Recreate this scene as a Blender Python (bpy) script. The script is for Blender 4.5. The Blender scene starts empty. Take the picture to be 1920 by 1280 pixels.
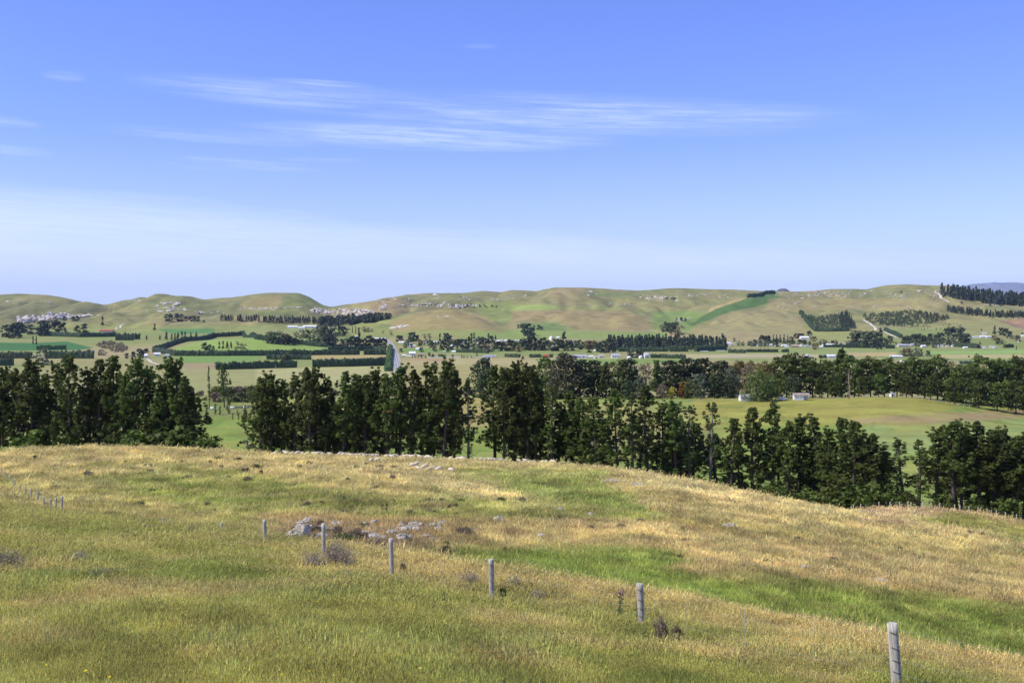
import bpy, bmesh, math, random
import numpy as np
from mathutils import Vector, Matrix

S = bpy.context.scene
C = S.collection
# ------------------------------------------------------------------ camera
F = 2027.0          # focal length in pixels of the 1920 px wide photograph
CXP, HYP = 960.0, 575.0   # principal column, row of the true horizon
cd = bpy.data.cameras.new('camera'); cam = bpy.data.objects.new('camera', cd); C.objects.link(cam)
cam.location = (0, 0, 0); cam.rotation_euler = (math.radians(90), 0, 0)
cd.sensor_width = 36; cd.lens = F / 1920 * 36; cd.shift_y = -(640 - HYP) / 1920
cd.clip_start = 0.2; cd.clip_end = 90000
S.camera = cam
S.view_settings.view_transform = 'Standard'; S.view_settings.look = 'None'
S.view_settings.gamma = 1; S.view_settings.use_curve_mapping = False
S.view_settings.exposure = 0.2
S.cycles.use_denoising = True
S.cycles.max_bounces = 6; S.cycles.diffuse_bounces = 3; S.cycles.transparent_max_bounces = 8
S.cycles.volume_bounces = 0
SUN_EL, SUN_AZ = 48.0, -106.0     # azimuth from the view direction, negative = towards the left
# ------------------------------------------------------------------ sun
sd = bpy.data.lights.new('sun', 'SUN'); sun = bpy.data.objects.new('sun', sd); C.objects.link(sun)
sd.energy = 4.5; sd.angle = math.radians(0.5); sd.color = (1.0, 0.955, 0.87)
e, a = math.radians(SUN_EL), math.radians(SUN_AZ)
sdir = Vector((math.cos(e) * math.sin(a), math.cos(e) * math.cos(a), math.sin(e)))
sun.rotation_euler = sdir.to_track_quat('Z', 'Y').to_euler()
sun.location = (60, 20, 60)

# ------------------------------------------------------------------ node helpers
class NT:
    def __init__(s, tree): s.t = tree; s.n = tree.nodes; s.l = tree.links
    def node(s, ty, **kw):
        n = s.n.new(ty)
        for k, v in kw.items(): setattr(n, k, v)
        return n
    def put(s, sock, v):
        if isinstance(v, bpy.types.NodeSocket): s.l.new(v, sock)
        else: sock.default_value = v
    def m(s, op, a, b=None, c=None, clamp=False):
        n = s.n.new('ShaderNodeMath'); n.operation = op; n.use_clamp = clamp
        s.put(n.inputs[0], a)
        if b is not None: s.put(n.inputs[1], b)
        if c is not None: s.put(n.inputs[2], c)
        return n.outputs[0]
    def mix(s, f, a, b, ty='MIX'):
        n = s.n.new('ShaderNodeMix'); n.data_type = 'RGBA'; n.blend_type = ty
        s.put(n.inputs[0], f)
        s.put(n.inputs[6], a if isinstance(a, bpy.types.NodeSocket) else (*a, 1) if len(a) == 3 else a)
        s.put(n.inputs[7], b if isinstance(b, bpy.types.NodeSocket) else (*b, 1) if len(b) == 3 else b)
        return n.outputs[2]
    def noise(s, vec, scale, detail=4, rough=.55):
        n = s.n.new('ShaderNodeTexNoise'); n.inputs['Scale'].default_value = scale
        n.inputs['Detail'].default_value = detail; n.inputs['Roughness'].default_value = rough
        if vec is not None: s.l.new(vec, n.inputs['Vector'])
        return n.outputs[0]
    def ss(s, v, a, b, lo=0., hi=1.):
        n = s.n.new('ShaderNodeMapRange'); n.interpolation_type = 'SMOOTHSTEP'
        s.put(n.inputs[0], v); n.inputs[1].default_value = a; n.inputs[2].default_value = b
        n.inputs[3].default_value = lo; n.inputs[4].default_value = hi
        return n.outputs[0]

# ------------------------------------------------------------------ world sky
W = bpy.data.worlds.new('World'); S.world = W; W.use_nodes = True
w = NT(W.node_tree); w.n.clear()
sky = w.node('ShaderNodeTexSky', sky_type='NISHITA', sun_disc=False)
sky.sun_elevation = e; sky.sun_rotation = a % (2 * math.pi); sky.altitude = 300
sky.air_density = 1.0; sky.dust_density = 0.35; sky.ozone_density = 2.5
tc = w.node('ShaderNodeTexCoord'); sep = w.node('ShaderNodeSeparateXYZ'); w.l.new(tc.outputs['Generated'], sep.inputs[0])
dx, dy, dz = sep.outputs
az = w.m('ARCTAN2', dx, dy)                       # 0 in the view direction, + to the right
el = w.m('ARCSINE', w.m('MAXIMUM', w.m('MINIMUM', dz, 1.), -1.))
cmb = w.node('ShaderNodeCombineXYZ')
w.put(cmb.inputs[0], az); w.put(cmb.inputs[1], w.m('ADD', w.m('MULTIPLY', el, 9.0), w.m('MULTIPLY', az, 0.45))); 
wv = cmb.outputs[0]
n1 = w.noise(wv, 5.0, 9, .62); n2 = w.noise(wv, 1.7, 4, .5); n3 = w.noise(wv, 22.0, 6, .65)
cmb2 = w.node('ShaderNodeCombineXYZ'); w.put(cmb2.inputs[0], w.m('ADD', az, w.m('MULTIPLY', n1, .05))); w.put(cmb2.inputs[1], w.m('ADD', w.m('MULTIPLY', el, 24.0), w.m('MULTIPLY', az, .9))); n4 = w.noise(cmb2.outputs[0], 13.0, 10, .72)
def wisp(caz, cel, haz, hel, tilt, amt):
    u = w.m('DIVIDE', w.m('SUBTRACT', az, caz), haz)
    v = w.m('DIVIDE', w.m('SUBTRACT', w.m('ADD', el, w.m('MULTIPLY', w.m('SUBTRACT', az, caz), tilt)), cel), hel)
    r = w.m('ADD', w.m('MULTIPLY', u, u), w.m('MULTIPLY', v, v))
    return w.m('MULTIPLY', w.ss(r, 1.0, 0.0), amt)
def P2A(x, y): return (math.atan((x - CXP) / F), math.atan((HYP - y) / F))
masks = []
for (x, y, hx, hy, tilt, amt) in [(1050, 215, 640, 46, .045, .95), (600, 192, 380, 34, .06, .8), (800, 258, 430, 30, .02, 1.1), (1380, 224, 260, 17, .03, .75),
                                  (600, 163, 130, 8, .03, .85), (372, 180, 40, 12, 0, .6), (120, 176, 45, 11, 0, .45), (430, 318, 250, 20, .03, .55),
                                  (620, 305, 120, 7, 0, .5), (540, 398, 150, 11, 0, .7), (20, 310, 110, 14, .05, .6), (10, 262, 70, 12, .05, .6),
                                  (420, 268, 260, 16, .03, .6), (130, 385, 240, 22, .05, .6), (1550, 462, 160, 7, 0, .5), (900, 88, 40, 6, 0, .3)]:
    ca, ce = P2A(x, y); masks.append(wisp(ca, ce, hx / F, hy / F, tilt, amt))
tot = masks[0]
for q in masks[1:]: tot = w.m('MAXIMUM', tot, q)
back = w.ss(w.m('ABSOLUTE', az), 0.7, 1.1)     # a few more streaks round the rest of the sky
tot = w.m('MAXIMUM', tot, w.m('MULTIPLY', back, w.m('MULTIPLY', w.ss(n2, .5, .7), w.ss(el, .6, .1, 0, .6))))
streak = w.m('MULTIPLY', w.ss(n1, .30, .60, .25, 1.), w.m('MULTIPLY', w.ss(n4, .26, .70), w.ss(n3, .25, .7, .7, 1.0)))
cl = w.m('MULTIPLY', w.m('MULTIPLY', tot, streak), 0.50)
# low bank of thin cloud, its upper edge falling to the right
edge = w.m('SUBTRACT', 0.080, w.m('MULTIPLY', az, 0.062))
edge = w.m('ADD', edge, w.m('MULTIPLY', w.m('SUBTRACT', n1, .5), .03))
veil = w.ss(w.m('SUBTRACT', edge, el), -0.012, 0.034, 0, .66)
veil = w.m('MULTIPLY', veil, w.m('MULTIPLY', w.ss(n2, .2, .7, .75, 1.0), w.ss(n4, .3, .65, .78, 1.0)))
veil = w.m('MAXIMUM', veil, w.m('MULTIPLY', w.ss(el, .17, .0), .30))
cov = w.m('MAXIMUM', cl, veil)
skyc = w.mix(1.0, sky.outputs[0], (0.93, 1.00, 1.85), 'MULTIPLY')
CLOUD = (8.2, 9.3, 10.8)
final = w.mix(cov, skyc, CLOUD)
bg = w.node('ShaderNodeBackground'); bg.inputs[1].default_value = 0.10
w.l.new(final, bg.inputs[0]); wo = w.node('ShaderNodeOutputWorld'); w.l.new(bg.outputs[0], wo.inputs[0])

# ------------------------------------------------------------------ numpy noise
def _hash(ix, iy, seed):
    h = (ix.astype(np.int64) * 374761393 + iy.astype(np.int64) * 668265263 + seed * 974711) & 0x7fffffff
    h = ((h ^ (h >> 13)) * 1274126177) & 0x7fffffff
    return ((h ^ (h >> 16)) & 0xffff) / 65535.0
def vnoise(x, y, seed=0):
    x = np.asarray(x, float); y = np.asarray(y, float)
    ix, iy = np.floor(x), np.floor(y); fx, fy = x - ix, y - iy
    fx = fx * fx * (3 - 2 * fx); fy = fy * fy * (3 - 2 * fy)
    A, B = _hash(ix, iy, seed), _hash(ix + 1, iy, seed); Cc, D = _hash(ix, iy + 1, seed), _hash(ix + 1, iy + 1, seed)
    return (A * (1 - fx) + B * fx) * (1 - fy) + (Cc * (1 - fx) + D * fx) * fy
def fbm(x, y, seed=0, o=4):
    s, a, t = 0., .5, 0.
    for k in range(o): s = s + a * vnoise(x * 2 ** k, y * 2 ** k, seed + 17 * k); t += a; a *= .5
    return s / t            # 0..1, mean about .5
def sst(v, a, b): t = np.clip((v - a) / (b - a), 0, 1); return t * t * (3 - 2 * t)

# ------------------------------------------------------------------ terrain
PX = np.arange(-700, 2621, 4.0); U = (PX - CXP) / F
DD = np.concatenate([np.geomspace(.6, 6, 8, endpoint=False), np.geomspace(6, 80, 150, endpoint=False), np.geomspace(80, 250, 130, endpoint=False),
                     np.geomspace(250, 1150, 110, endpoint=False), np.geomspace(1150, 2900, 130, endpoint=False), np.geomspace(2900, 5000, 150, endpoint=False), np.geomspace(5000, 26000, 18)])
NC, NR = len(PX), len(DD)
def cv(*pts):
    p = sorted(pts); return np.interp(PX, [q[0] for q in p], [q[1] for q in p])
def Zof(D, y): return -(y - HYP) / F * D
eD = cv((0, 75), (200, 64), (400, 52), (600, 45), (800, 40), (1000, 37), (1200, 35), (1400, 32), (1600, 29), (1800, 27), (1920, 26))
nD = cv((0, 55), (200, 45), (400, 39), (600, 35.5), (735, 33), (922, 29.5), (1203, 25.6), (1683, 17.2), (1920, 15.2), (2300, 13))
nY = cv((0, 990), (200, 1010), (400, 1034), (600, 1060), (735, 1083), (922, 1127), (1203, 1180), (1683, 1304), (1920, 1350), (2300, 1420))
n1Y = cv((0, 1292), (600, 1310), (960, 1345), (1200, 1368), (1683, 1432), (1920, 1475), (2300, 1540))
eY = cv((-400, 925), (0, 950), (200, 973), (400, 998), (600, 1020), (800, 1046), (1000, 1078), (1200, 1109), (1400, 1146), (1600, 1186), (1800, 1226), (1920, 1250), (2300, 1340))
m1D = np.maximum(eD + 28, 62); m1Y = eY + np.interp(PX, [0, 300], [-6, 3])
m2D = cv((0, 135), (200, 125), (400, 112), (600, 98), (800, 95), (1200, 95), (1600, 90), (1920, 88))
m2Y = cv((-400, 905), (0, 922), (200, 940), (400, 962), (600, 990), (800, 1000), (1000, 1012), (1200, 1028), (1400, 1048), (1600, 1072), (1800, 1100), (1920, 1118), (2300, 1170))
m3D = cv((0, 168), (200, 163), (400, 155), (600, 140), (1000, 140), (1400, 130), (1800, 122), (1920, 120))
m3Y = cv((-400, 880), (0, 888), (200, 884), (400, 894), (600, 905), (800, 912), (1000, 925), (1200, 945), (1400, 975), (1600, 1010), (1800, 1045), (1920, 1062), (2300, 1110))
cD = cv((0, 200), (1000, 200), (1200, 190), (1400, 175), (1600, 160), (1800, 150), (1920, 146), (2400, 135))
cY = cv((-400, 852), (0, 843), (60, 838), (180, 834), (300, 836), (400, 841), (520, 849), (700, 856), (900, 861), (1040, 866), (1120, 873), (1200, 881), (1300, 899), (1400, 921), (1500, 940), (1600, 957), (1700, 977), (1800, 993), (1920, 1013), (2300, 1070))
kD = np.full(NC, 225.)
ky = cv((1500, 945), (1600, 955), (1640, 950), (1700, 948), (1760, 949), (1850, 961), (1920, 976), (2300, 1010)); KN = sst(PX, 1540, 1620)
kY = (cY + 14) * (1 - KN) + ky * KN
sD = 0.55 * cD + .45 * kD; sYY = (cY + 9) * (1 - KN) + (cY + 12) * KN
v1 = Zof(268, np.where(PX > 1560, kY + 14, cY + 34)); v1 = np.maximum(v1, -54)
nodesD = [np.full(NC, .6), np.full(NC, 12.), nD, eD, m1D, m2D, m3D, cD, sD, kD, np.full(NC, 268.), np.full(NC, 345.)]
nodesZ = [np.full(NC, -1.75), Zof(12, n1Y), Zof(nD, nY), Zof(eD, eY), Zof(m1D, m1Y), Zof(m2D, m2Y), Zof(m3D, m3Y), Zof(cD, cY), Zof(sD, sYY), Zof(kD, kY), v1, np.full(NC, -55.)]
def add(D, y): nodesD.append(D + 0 * PX); nodesZ.append(Zof(D, y + 0 * PX))
def addz(D, z): nodesD.append(D + 0 * PX); nodesZ.append(z + 0 * PX)
addz(480, cv((0, -55), (1300, -55), (1500, -54.5), (1920, -56)))
addz(520, cv((0, -55), (1300, -55), (1500, -53), (1650, -51), (1800, -55), (1920, -58)))
add(610, cv((-300, 752), (0, 752), (400, 744), (1000, 752), (1300, 750), (1400, 748), (1560, 746), (1640, 743), (1720, 744), (1800, 757), (1920, 772), (2300, 780)))
addz(720, -60); addz(1150, -89); addz(1600, -91); addz(2000, -91.5)
addz(2450, cv((0, -86), (300, -88), (700, -92), (2300, -92)))
fD = cv((0, 3300), (200, 3300), (500, 3100), (700, 2900), (900, 2850), (2300, 2800))
fY = cv((-300, 622), (0, 620), (200, 619), (300, 617), (400, 618), (500, 617), (600, 622), (700, 628), (800, 633), (900, 634), (1000, 633), (1200, 636), (1400, 640), (1600, 637), (1800, 632), (2300, 625))
nodesD.append(fD); nodesZ.append(Zof(fD, fY))
hY = cv((-300, 596), (0, 600), (150, 594), (300, 590), (400, 590), (500, 588), (560, 590), (620, 597), (700, 596), (800, 590), (900, 592), (1000, 592), (1200, 592), (1400, 592), (1600, 590), (1800, 585), (1920, 584), (2300, 580))
add(3850, hY)
skY = cv((-700, 560), (-300, 552), (0, 550), (40, 549), (90, 551), (120, 556), (150, 564), (192, 573), (230, 564), (290, 557), (345, 554.5), (385, 562), (410, 559), (430, 558), (480, 550.5), (510, 548.5), (560, 548.5), (580, 556), (605, 571),
         (622, 575), (650, 571), (700, 563), (760, 553), (800, 548), (870, 547.5), (905, 543), (940, 545.5), (960, 541.5), (985, 542.5), (1005, 545.5), (1040, 537.5), (1090, 537.5), (1150, 541), (1195, 543.5), (1250, 540.5),
         (1350, 541), (1440, 545), (1500, 545), (1580, 541), (1625, 540), (1660, 534), (1700, 531.5), (1780, 534), (1850, 548), (1920, 560), (2000, 566), (2300, 560), (2620, 556))
kD2 = cv((-300, 4800), (170, 4800), (260, 4500), (2300, 4500))
nodesD.append(kD2); nodesZ.append(Zof(kD2, skY))
nodesD.append(np.full(NC, 5600.)); nodesZ.append(Zof(kD2, skY) - 70)
addz(8000, -60); addz(26000, -90)
ND, NZ = np.array(nodesD), np.array(nodesZ)
LD = np.log(DD)
Z = np.empty((NR, NC))
for c in range(NC): Z[:, c] = np.interp(DD, ND[:, c], NZ[:, c])
def smooth(Zin, k, axis):
    ker = np.hanning(k + 2)[1:-1]; ker /= ker.sum(); pad = k // 2
    P_ = np.pad(Zin, [(pad, pad) if i == axis else (0, 0) for i in (0, 1)], 'edge')
    out = np.zeros_like(Zin)
    for i, q in enumerate(ker):
        sl = [slice(None)] * 2; sl[axis] = slice(i, i + Zin.shape[axis]); out += q * P_[tuple(sl)]
    return out
b0 = sst(DD, 13, 18)[:, None]; fine = smooth(smooth(Z, 7, 0), 3, 1) * b0 + Z * (1 - b0)
Zw = smooth(smooth(Z, 13, 0), 5, 1)
bl = sst(DD, 230, 300)[:, None]
# hills keep their crest: smooth in the middle slopes only
sk = np.exp(-((DD[:, None] - kD2[None]) / 140.) ** 2)
Z = fine * (1 - bl) + (Zw * (1 - sk) + fine * sk) * bl
X2 = U[None] * DD[:, None]; Y2 = np.repeat(DD[:, None], NC, 1)
def bump(px, D, spx, sD, h): 
    global Z
    Z = Z + h * np.exp(-((PX[None] - px) / spx) ** 2 - ((DD[:, None] - D) / sD) ** 2)
bump(462, 2430, 105, 190, 20); bump(455, 2760, 150, 160, -8)
bump(830, 3250, 72, 300, 27); bump(905, 3080, 40, 170, 12); bump(1060, 3400, 85, 320, 26); bump(1165, 3300, 45, 260, 12)
bump(1400, 3450, 75, 380, 24); bump(1240, 3350, 45, 350, -14); bump(960, 3500, 50, 250, -12); bump(1560, 3700, 120, 350, 14); bump(1750, 3600, 90, 300, 14)
bump(520, 4100, 70, 260, 22); bump(345, 4150, 90, 260, 16); bump(90, 4300, 100, 300, 15); bump(700, 3900, 60, 250, 14)
hill = sst(DD, 2900, 3400)[:, None]; crest = 1 - .88 * np.exp(-((DD[:, None] - kD2[None]) / 230.) ** 2)
rel = (fbm(X2 / 420, Y2 / 420, 5, 5) - .5) * 72 + (np.abs(fbm(X2 / 230, Y2 / 520, 9, 4) - .5) * 95 - 10)
rel = rel + (fbm(X2 / 110, Y2 / 150, 15, 4) - .5) * 24
Z += hill * crest * rel
mid = sst(DD, 75, 110)[:, None] * (1 - sst(DD, 330, 420)[:, None]); crest1 = 1 - .8 * np.exp(-((DD[:, None] - cD[None]) / 16.) ** 2)
Z += mid * crest1 * ((fbm(X2 / 22, Y2 / 22, 21, 4) - .5) * 1.5)
Z += (1 - sst(DD, 50, 80)[:, None]) * sst(DD, 4, 14)[:, None] * ((fbm(X2 / 3.2, Y2 / 3.2, 31, 3) - .5) * .28)
Z += sst(DD, 420, 700)[:, None] * (1 - hill) * (fbm(X2 / 150, Y2 / 150, 41, 3) - .5) * 2.0
YP = HYP - F * Z / DD[:, None]
RM = np.minimum.accumulate(YP, axis=0)          # lowest row number seen so far = what hides things behind
def zc(px, D):
    """terrain height where the bearing px crosses distance D"""
    c = np.clip((np.asarray(px, float) - PX[0]) / 4.0, 0, NC - 1.001); r = np.interp(np.asarray(D, float), DD, np.arange(NR)); r = np.clip(r, 0, NR - 1.001)
    ci, ri = c.astype(int), r.astype(int); fc, fr = c - ci, r - ri
    return (Z[ri, ci] * (1 - fc) + Z[ri, ci + 1] * fc) * (1 - fr) + (Z[ri + 1, ci] * (1 - fc) + Z[ri + 1, ci + 1] * fc) * fr
def G(px, D, sink=0.):
    return Vector(((px - CXP) / F * D, D, float(zc(px, D)) - sink))
def dist(px, py):
    c = int(np.clip(round((px - PX[0]) / 4.0), 0, NC - 1)); col = RM[:, c]
    i = int(np.argmax(col <= py))
    if col[i] > py: i = NR - 5
    if i == 0: return float(DD[0])
    y0, y1 = col[i - 1], YP[i, c]; t = 1.0 if y0 == y1 else np.clip((y0 - py) / (y0 - y1), 0, 1)
    return float(DD[i - 1] + (DD[i] - DD[i - 1]) * t)
def at(px, py, sink=0.): return G(px, dist(px, py), sink)
def zxy(x, y): return float(zc(CXP + F * x / y, y))

# ------------------------------------------------------------------ ground colours (grass kinds, crops, soil, plus some hill shading put into the colour)
def polymask(px, py, poly, feather):
    """soft mask of a polygon, 1 inside"""
    P_ = np.array(poly, float); out = np.zeros(px.shape)
    x0, y0 = P_.min(0) - feather * 2; x1, y1 = P_.max(0) + feather * 2
    sel = (px > x0) & (px < x1) & (py > y0) & (py < y1)
    if not sel.any(): return out
    X, Y = px[sel], py[sel]; ins = np.zeros(X.shape, bool); dm = np.full(X.shape, 1e9)
    n = len(P_)
    for i in range(n):
        ax, ay = P_[i]; bx, by = P_[(i + 1) % n]
        cr = (ay > Y) != (by > Y)
        with np.errstate(divide='ignore', invalid='ignore'):
            xi = ax + (Y - ay) / (by - ay + 1e-12) * (bx - ax)
        ins ^= cr & (X < xi)
        ex, ey = bx - ax, by - ay; L = ex * ex + ey * ey + 1e-9
        t = np.clip(((X - ax) * ex + (Y - ay) * ey) / L, 0, 1)
        dm = np.minimum(dm, np.hypot(X - ax - t * ex, Y - ay - t * ey))
    sd_ = np.where(ins, dm, -dm); out[sel] = sst(sd_, -feather, feather)
    return out
def L(c, d, m): return c * (1 - m[..., None]) + np.array(d) * m[..., None]
STRAW = (.46, .375, .175); PALE = (.58, .49, .25); GREEN = (.24, .27, .07); LIME = (.275, .29, .075); OLIVE = (.34, .305, .11); TAN = (.40, .31, .14)
def ground_colour(px, py, D, x, y):
    col = np.zeros(px.shape + (3,))
    nf = fbm(x / 1.3, y / 1.3, 61, 3); n5 = fbm(x / 5, y / 5, 62, 4); n20 = fbm(x / 22, y / 14, 63, 4); n60 = fbm(x / 70, y / 70, 64, 4)
    # --- near slope
    ed = np.interp(px, PX, eD); ey = np.interp(px, PX, eY)
    near = L(L(np.zeros_like(col) + np.array((.312, .304, .09)), (.22, .255, .06), sst(n5, .46, .68) * .8), (.42, .35, .15), sst(fbm(x / 2.6, y / 2.6, 66, 4), .45, .66) * .85)
    near = L(near, (.45, .37, .16), sst(ey + 80 - py, 0, 70) * sst(px, 480, 800) * (0.5 + .45 * sst(n5, .35, .6)))
    near = L(near, (.27, .26, .08), sst(ey + 70 - py, 0, 60) * (1 - sst(px, 300, 600)) * .6)
    near = L(near, (.17, .21, .06), sst(nf, .66, .78) * .45)
    # --- hill behind the fence
    wx = px + (fbm(x / 7, y / 7, 71, 3) - .5) * 130; wy = py + (fbm(x / 9, y / 9, 72, 3) - .5) * 26
    h = L(np.zeros_like(col) + np.array(OLIVE), (.25, .27, .075), sst(n20, .42, .6)); h = L(h, (.40, .33, .14), sst(n5, .48, .68) * .7)
    def hp(poly, c, f, k=1.):
        nonlocal h; h = L(h, c, polymask(wx, wy, poly, f) * k)
    streak = sst(fbm(x / 9 + y * .01, y / 2.6, 73, 4), .42, .62)
    hp([(-50, 862), (60, 835), (300, 830), (640, 850), (1080, 862), (1100, 885), (700, 895), (560, 880), (300, 868), (0, 890)], STRAW, 6, .8)
    hp([(-50, 900), (420, 900), (520, 980), (300, 960), (100, 950)], (.33, .29, .10), 10, .7)
    hp([(180, 878), (500, 880), (720, 925), (730, 960), (560, 985), (300, 950)], LIME, 9, .85)
    hp([(420, 845), (760, 868), (820, 905), (800, 930), (640, 925), (480, 890)], STRAW, 9, .75)
    hp([(740, 872), (900, 900), (1050, 925), (1070, 950), (900, 940), (780, 915)], PALE, 5, .9)
    hp([(840, 878), (960, 885), (1110, 884), (1160, 905), (1250, 965), (1120, 968), (1030, 945), (960, 915), (860, 892)], (.245, .285, .065), 12, .85)
    hp([(450, 948), (1040, 930), (1200, 958), (1100, 972), (700, 975), (460, 975)], (.28, .28, .08), 9, .7)
    hp([(1020, 862), (1200, 878), (1420, 925), (1640, 958), (1920, 1020), (1920, 1060), (1500, 1000), (1300, 975), (1220, 950), (1140, 895)], STRAW, 5, .95)
    hp([(1120, 872), (1400, 922), (1640, 962), (1680, 985), (1480, 955), (1260, 925)], PALE, 5, .6)
    hp([(1220, 930), (1420, 950), (1560, 975), (1500, 985), (1260, 965)], (.38, .30, .12), 8, .5)
    hp([(480, 970), (960, 975), (1320, 975), (1920, 1035), (2100, 1080), (2100, 1150), (1920, 1130), (1500, 1095), (1320, 1085), (1220, 1035), (860, 1035), (560, 1040)], (.40, .30, .145), 9, .92)
    hp([(880, 985), (1180, 985), (1600, 1040), (1920, 1090), (1920, 1120), (1500, 1080), (1300, 1070), (1230, 1030), (960, 1025)], STRAW, 8, .75)
    hp([(1250, 972), (1500, 985), (1900, 1040), (1900, 1080), (1600, 1035), (1350, 1010)], (.34, .30, .11), 10, .6)
    hp([(830, 1035), (1000, 1030), (1210, 1034), (1330, 1088), (1500, 1098), (1800, 1125), (2100, 1155), (2100, 1330), (1000, 1110), (850, 1070)], (.25, .295, .06), 16, .9)
    hp([(1600, 956), (1640, 949), (1760, 947), (1860, 960), (1960, 985), (1960, 995), (1850, 972), (1760, 960), (1700, 985), (1640, 975)], (.44, .31, .19), 3, .95)
    hp([(1690, 968), (1800, 958), (1920, 985), (1920, 1010), (1800, 990)], (.25, .24, .06), 5, .9)
    h = L(h, PALE, polymask(px, py, [(10, 868), (170, 862), (170, 872), (10, 873)], 3) * .9 * streak); h = L(h, PALE, polymask(px, py, [(170, 872), (260, 868), (330, 885), (320, 893), (180, 884)], 3) * .8 * streak)
    h = L(h, PALE, polymask(px, py, [(40, 898), (105, 900), (105, 906), (45, 904)], 2) * .8)
    hp([(535, 985), (600, 974), (700, 985), (820, 978), (845, 1000), (800, 1025), (700, 1035), (540, 1020)], (.26, .185, .105), 5, .75)
    green = np.clip((h[..., 1] - h[..., 0]) * 12 + .2, 0, 1)
    h = L(h, PALE, streak * (1 - green) * .45 * sst(D, 80, 130)); h = L(h, (.36, .265, .13), sst(fbm(x / 4, y / 2, 74, 4), .52, .7) * (1 - green) * .65)
    h = L(h, (.19, .235, .06), sst(fbm(x / 3, y / 3, 75, 3), .55, .75) * green * .6)
    h = h * (1 + .55 * (fbm(x / 1.6, y / 2.4, 177, 3) - .5) * 2 * sst(D, 40, 70) * 1.)[..., None] * (1 + .3 * (fbm(x / 5.5, y / 7, 178, 3) - .5) * 2)[..., None]
    near = near * (1 + .5 * (fbm(x / .7, y / 1.1, 179, 3) - .5) * 2)[..., None]
    col = L(near, (0, 0, 0), np.zeros(px.shape)); k = sst(D - ed, 2, 6); col = near * (1 - k[..., None]) + h * k[..., None]
    # --- valley below the front shelterbelt
    v = L(np.zeros_like(col) + np.array((.20, .265, .05)), (.26, .27, .07), sst(fbm(x / 45, y / 45, 81, 4), .45, .65))
    def vp(poly, c, f=2, k=1.):
        nonlocal v; v = L(v, c, polymask(px, py, poly, f) * k)
    vp([(-100, 742), (500, 742), (500, 782), (380, 780), (-100, 790)], (.19, .20, .065), 3, .9)
    vp([(860, 745), (960, 745), (960, 800), (860, 800)], (.33, .27, .09), 6); vp([(1040, 755), (1330, 760), (1330, 835), (1040, 850)], (.32, .28, .10), 12, .8)
    vp([(1300, 740), (1800, 740), (1800, 765), (1700, 782), (1600, 796), (1300, 800)], (.285, .265, .055), 4, .95)
    vp([(1560, 790), (1640, 782), (1760, 774), (1900, 768), (2200, 768), (2200, 790), (1920, 783), (1800, 791), (1660, 797)], (.32, .225, .11), 2.5, .85)
    vp([(1620, 798), (1700, 796), (1810, 791), (1920, 784), (2200, 790), (2200, 850), (1620, 850)], (.24, .29, .085), 3, .9)
    v = L(v, (.32, .30, .07), sst(fbm(x / 16, y / 16, 82, 4), .5, .68) * .5); v = L(v, (.13, .185, .035), sst(fbm(x / 10, y / 22, 83, 4), .56, .72) * .6)
    k = sst(D, 235, 300); col = col * (1 - k[..., None]) + v * k[..., None]
    # --- plain and hills
    p = L(np.zeros_like(col) + np.array((.29, .265, .10)), (.21, .245, .07), sst(fbm(x / 260, y / 420, 91, 3), .42, .6))
    p = L(p, (.36, .29, .14), sst(fbm(x / 200, y / 240, 92, 3), .52, .7) * .7)
    hm = sst(D, 3000, 3350); hl = L(np.zeros_like(col) + np.array((.245, .228, .085)), (.29, .23, .105), sst(fbm(x / 330, y / 520, 93, 4), .42, .62))
    hl = L(hl, (.19, .20, .075), sst(fbm(x / 240, y / 400, 94, 4), .5, .68) * .8); hl = L(hl, (.155, .165, .06), sst(fbm(x / 90, y / 160, 95, 4), .56, .72) * .5)
    gl = np.abs(fbm(x / 230, y / 520, 9, 4) - .5); hl = L(hl, (.165, .18, .06), (1 - sst(gl, .0, .035)) * .7); trk = np.abs(fbm(x / 300, y / 80, 97, 3) - .5); hl = L(hl, (.36, .31, .17), (1 - sst(trk, .0, .006)) * .5); hl = hl * (1 + .35 * (fbm(x / 30, y / 60, 98, 3) - .5))[..., None]  # gully folds tinted darker and greener, their shading put into the colour
    p = p * (1 - hm[..., None]) + hl * hm[..., None]
    def q(poly, c, f=1., k=1.):
        lum = .3 * c[0] + .6 * c[1] + .1 * c[2]; c = tuple((v_ * .9 + lum * .1) * m_ for v_, m_ in zip(c, (1.0, 1.02, .8)))
        nonlocal p; p = L(p, c, polymask(px, py, poly, f) * k)
    TG, BG, DG_, TN, BR = (.22, .25, .075), (.215, .285, .065), (.055, .16, .045), (.36, .30, .14), (.31, .225, .13)
    q([(-200, 560), (190, 572), (170, 600), (-200, 606)], (.17, .165, .08), 6, .85)
    q([(-200, 606), (300, 612), (640, 606), (640, 640), (300, 645), (-200, 660)], TG, 3, .8); q([(-100, 640), (60, 643), (125, 640), (175, 652), (150, 656), (-100, 658)], DG_, 1)
    q([(290, 617), (400, 616), (402, 625), (330, 626)], (.10, .22, .07), 1); q([(100, 605), (300, 608), (300, 622), (110, 620)], (.27, .27, .09), 3, .8)
    q([(325, 654), (360, 645), (400, 637), (470, 634), (520, 639), (612, 651), (612, 657), (480, 662), (330, 658)], (.235, .32, .065), 1.5)
    q([(330, 667), (490, 667), (500, 679), (330, 681)], (.17, .27, .06), 1); q([(345, 682), (480, 678), (500, 680), (470, 690), (350, 698)], BR, 1.2); q([(300, 690), (480, 690), (720, 690), (720, 750), (300, 750)], (.31, .29, .12), 4, .7)
    q([(480, 671), (590, 672), (590, 684), (480, 680)], TG, 1.5); q([(585, 665), (725, 664), (725, 672), (585, 673)], (.37, .29, .12), .8)
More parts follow.
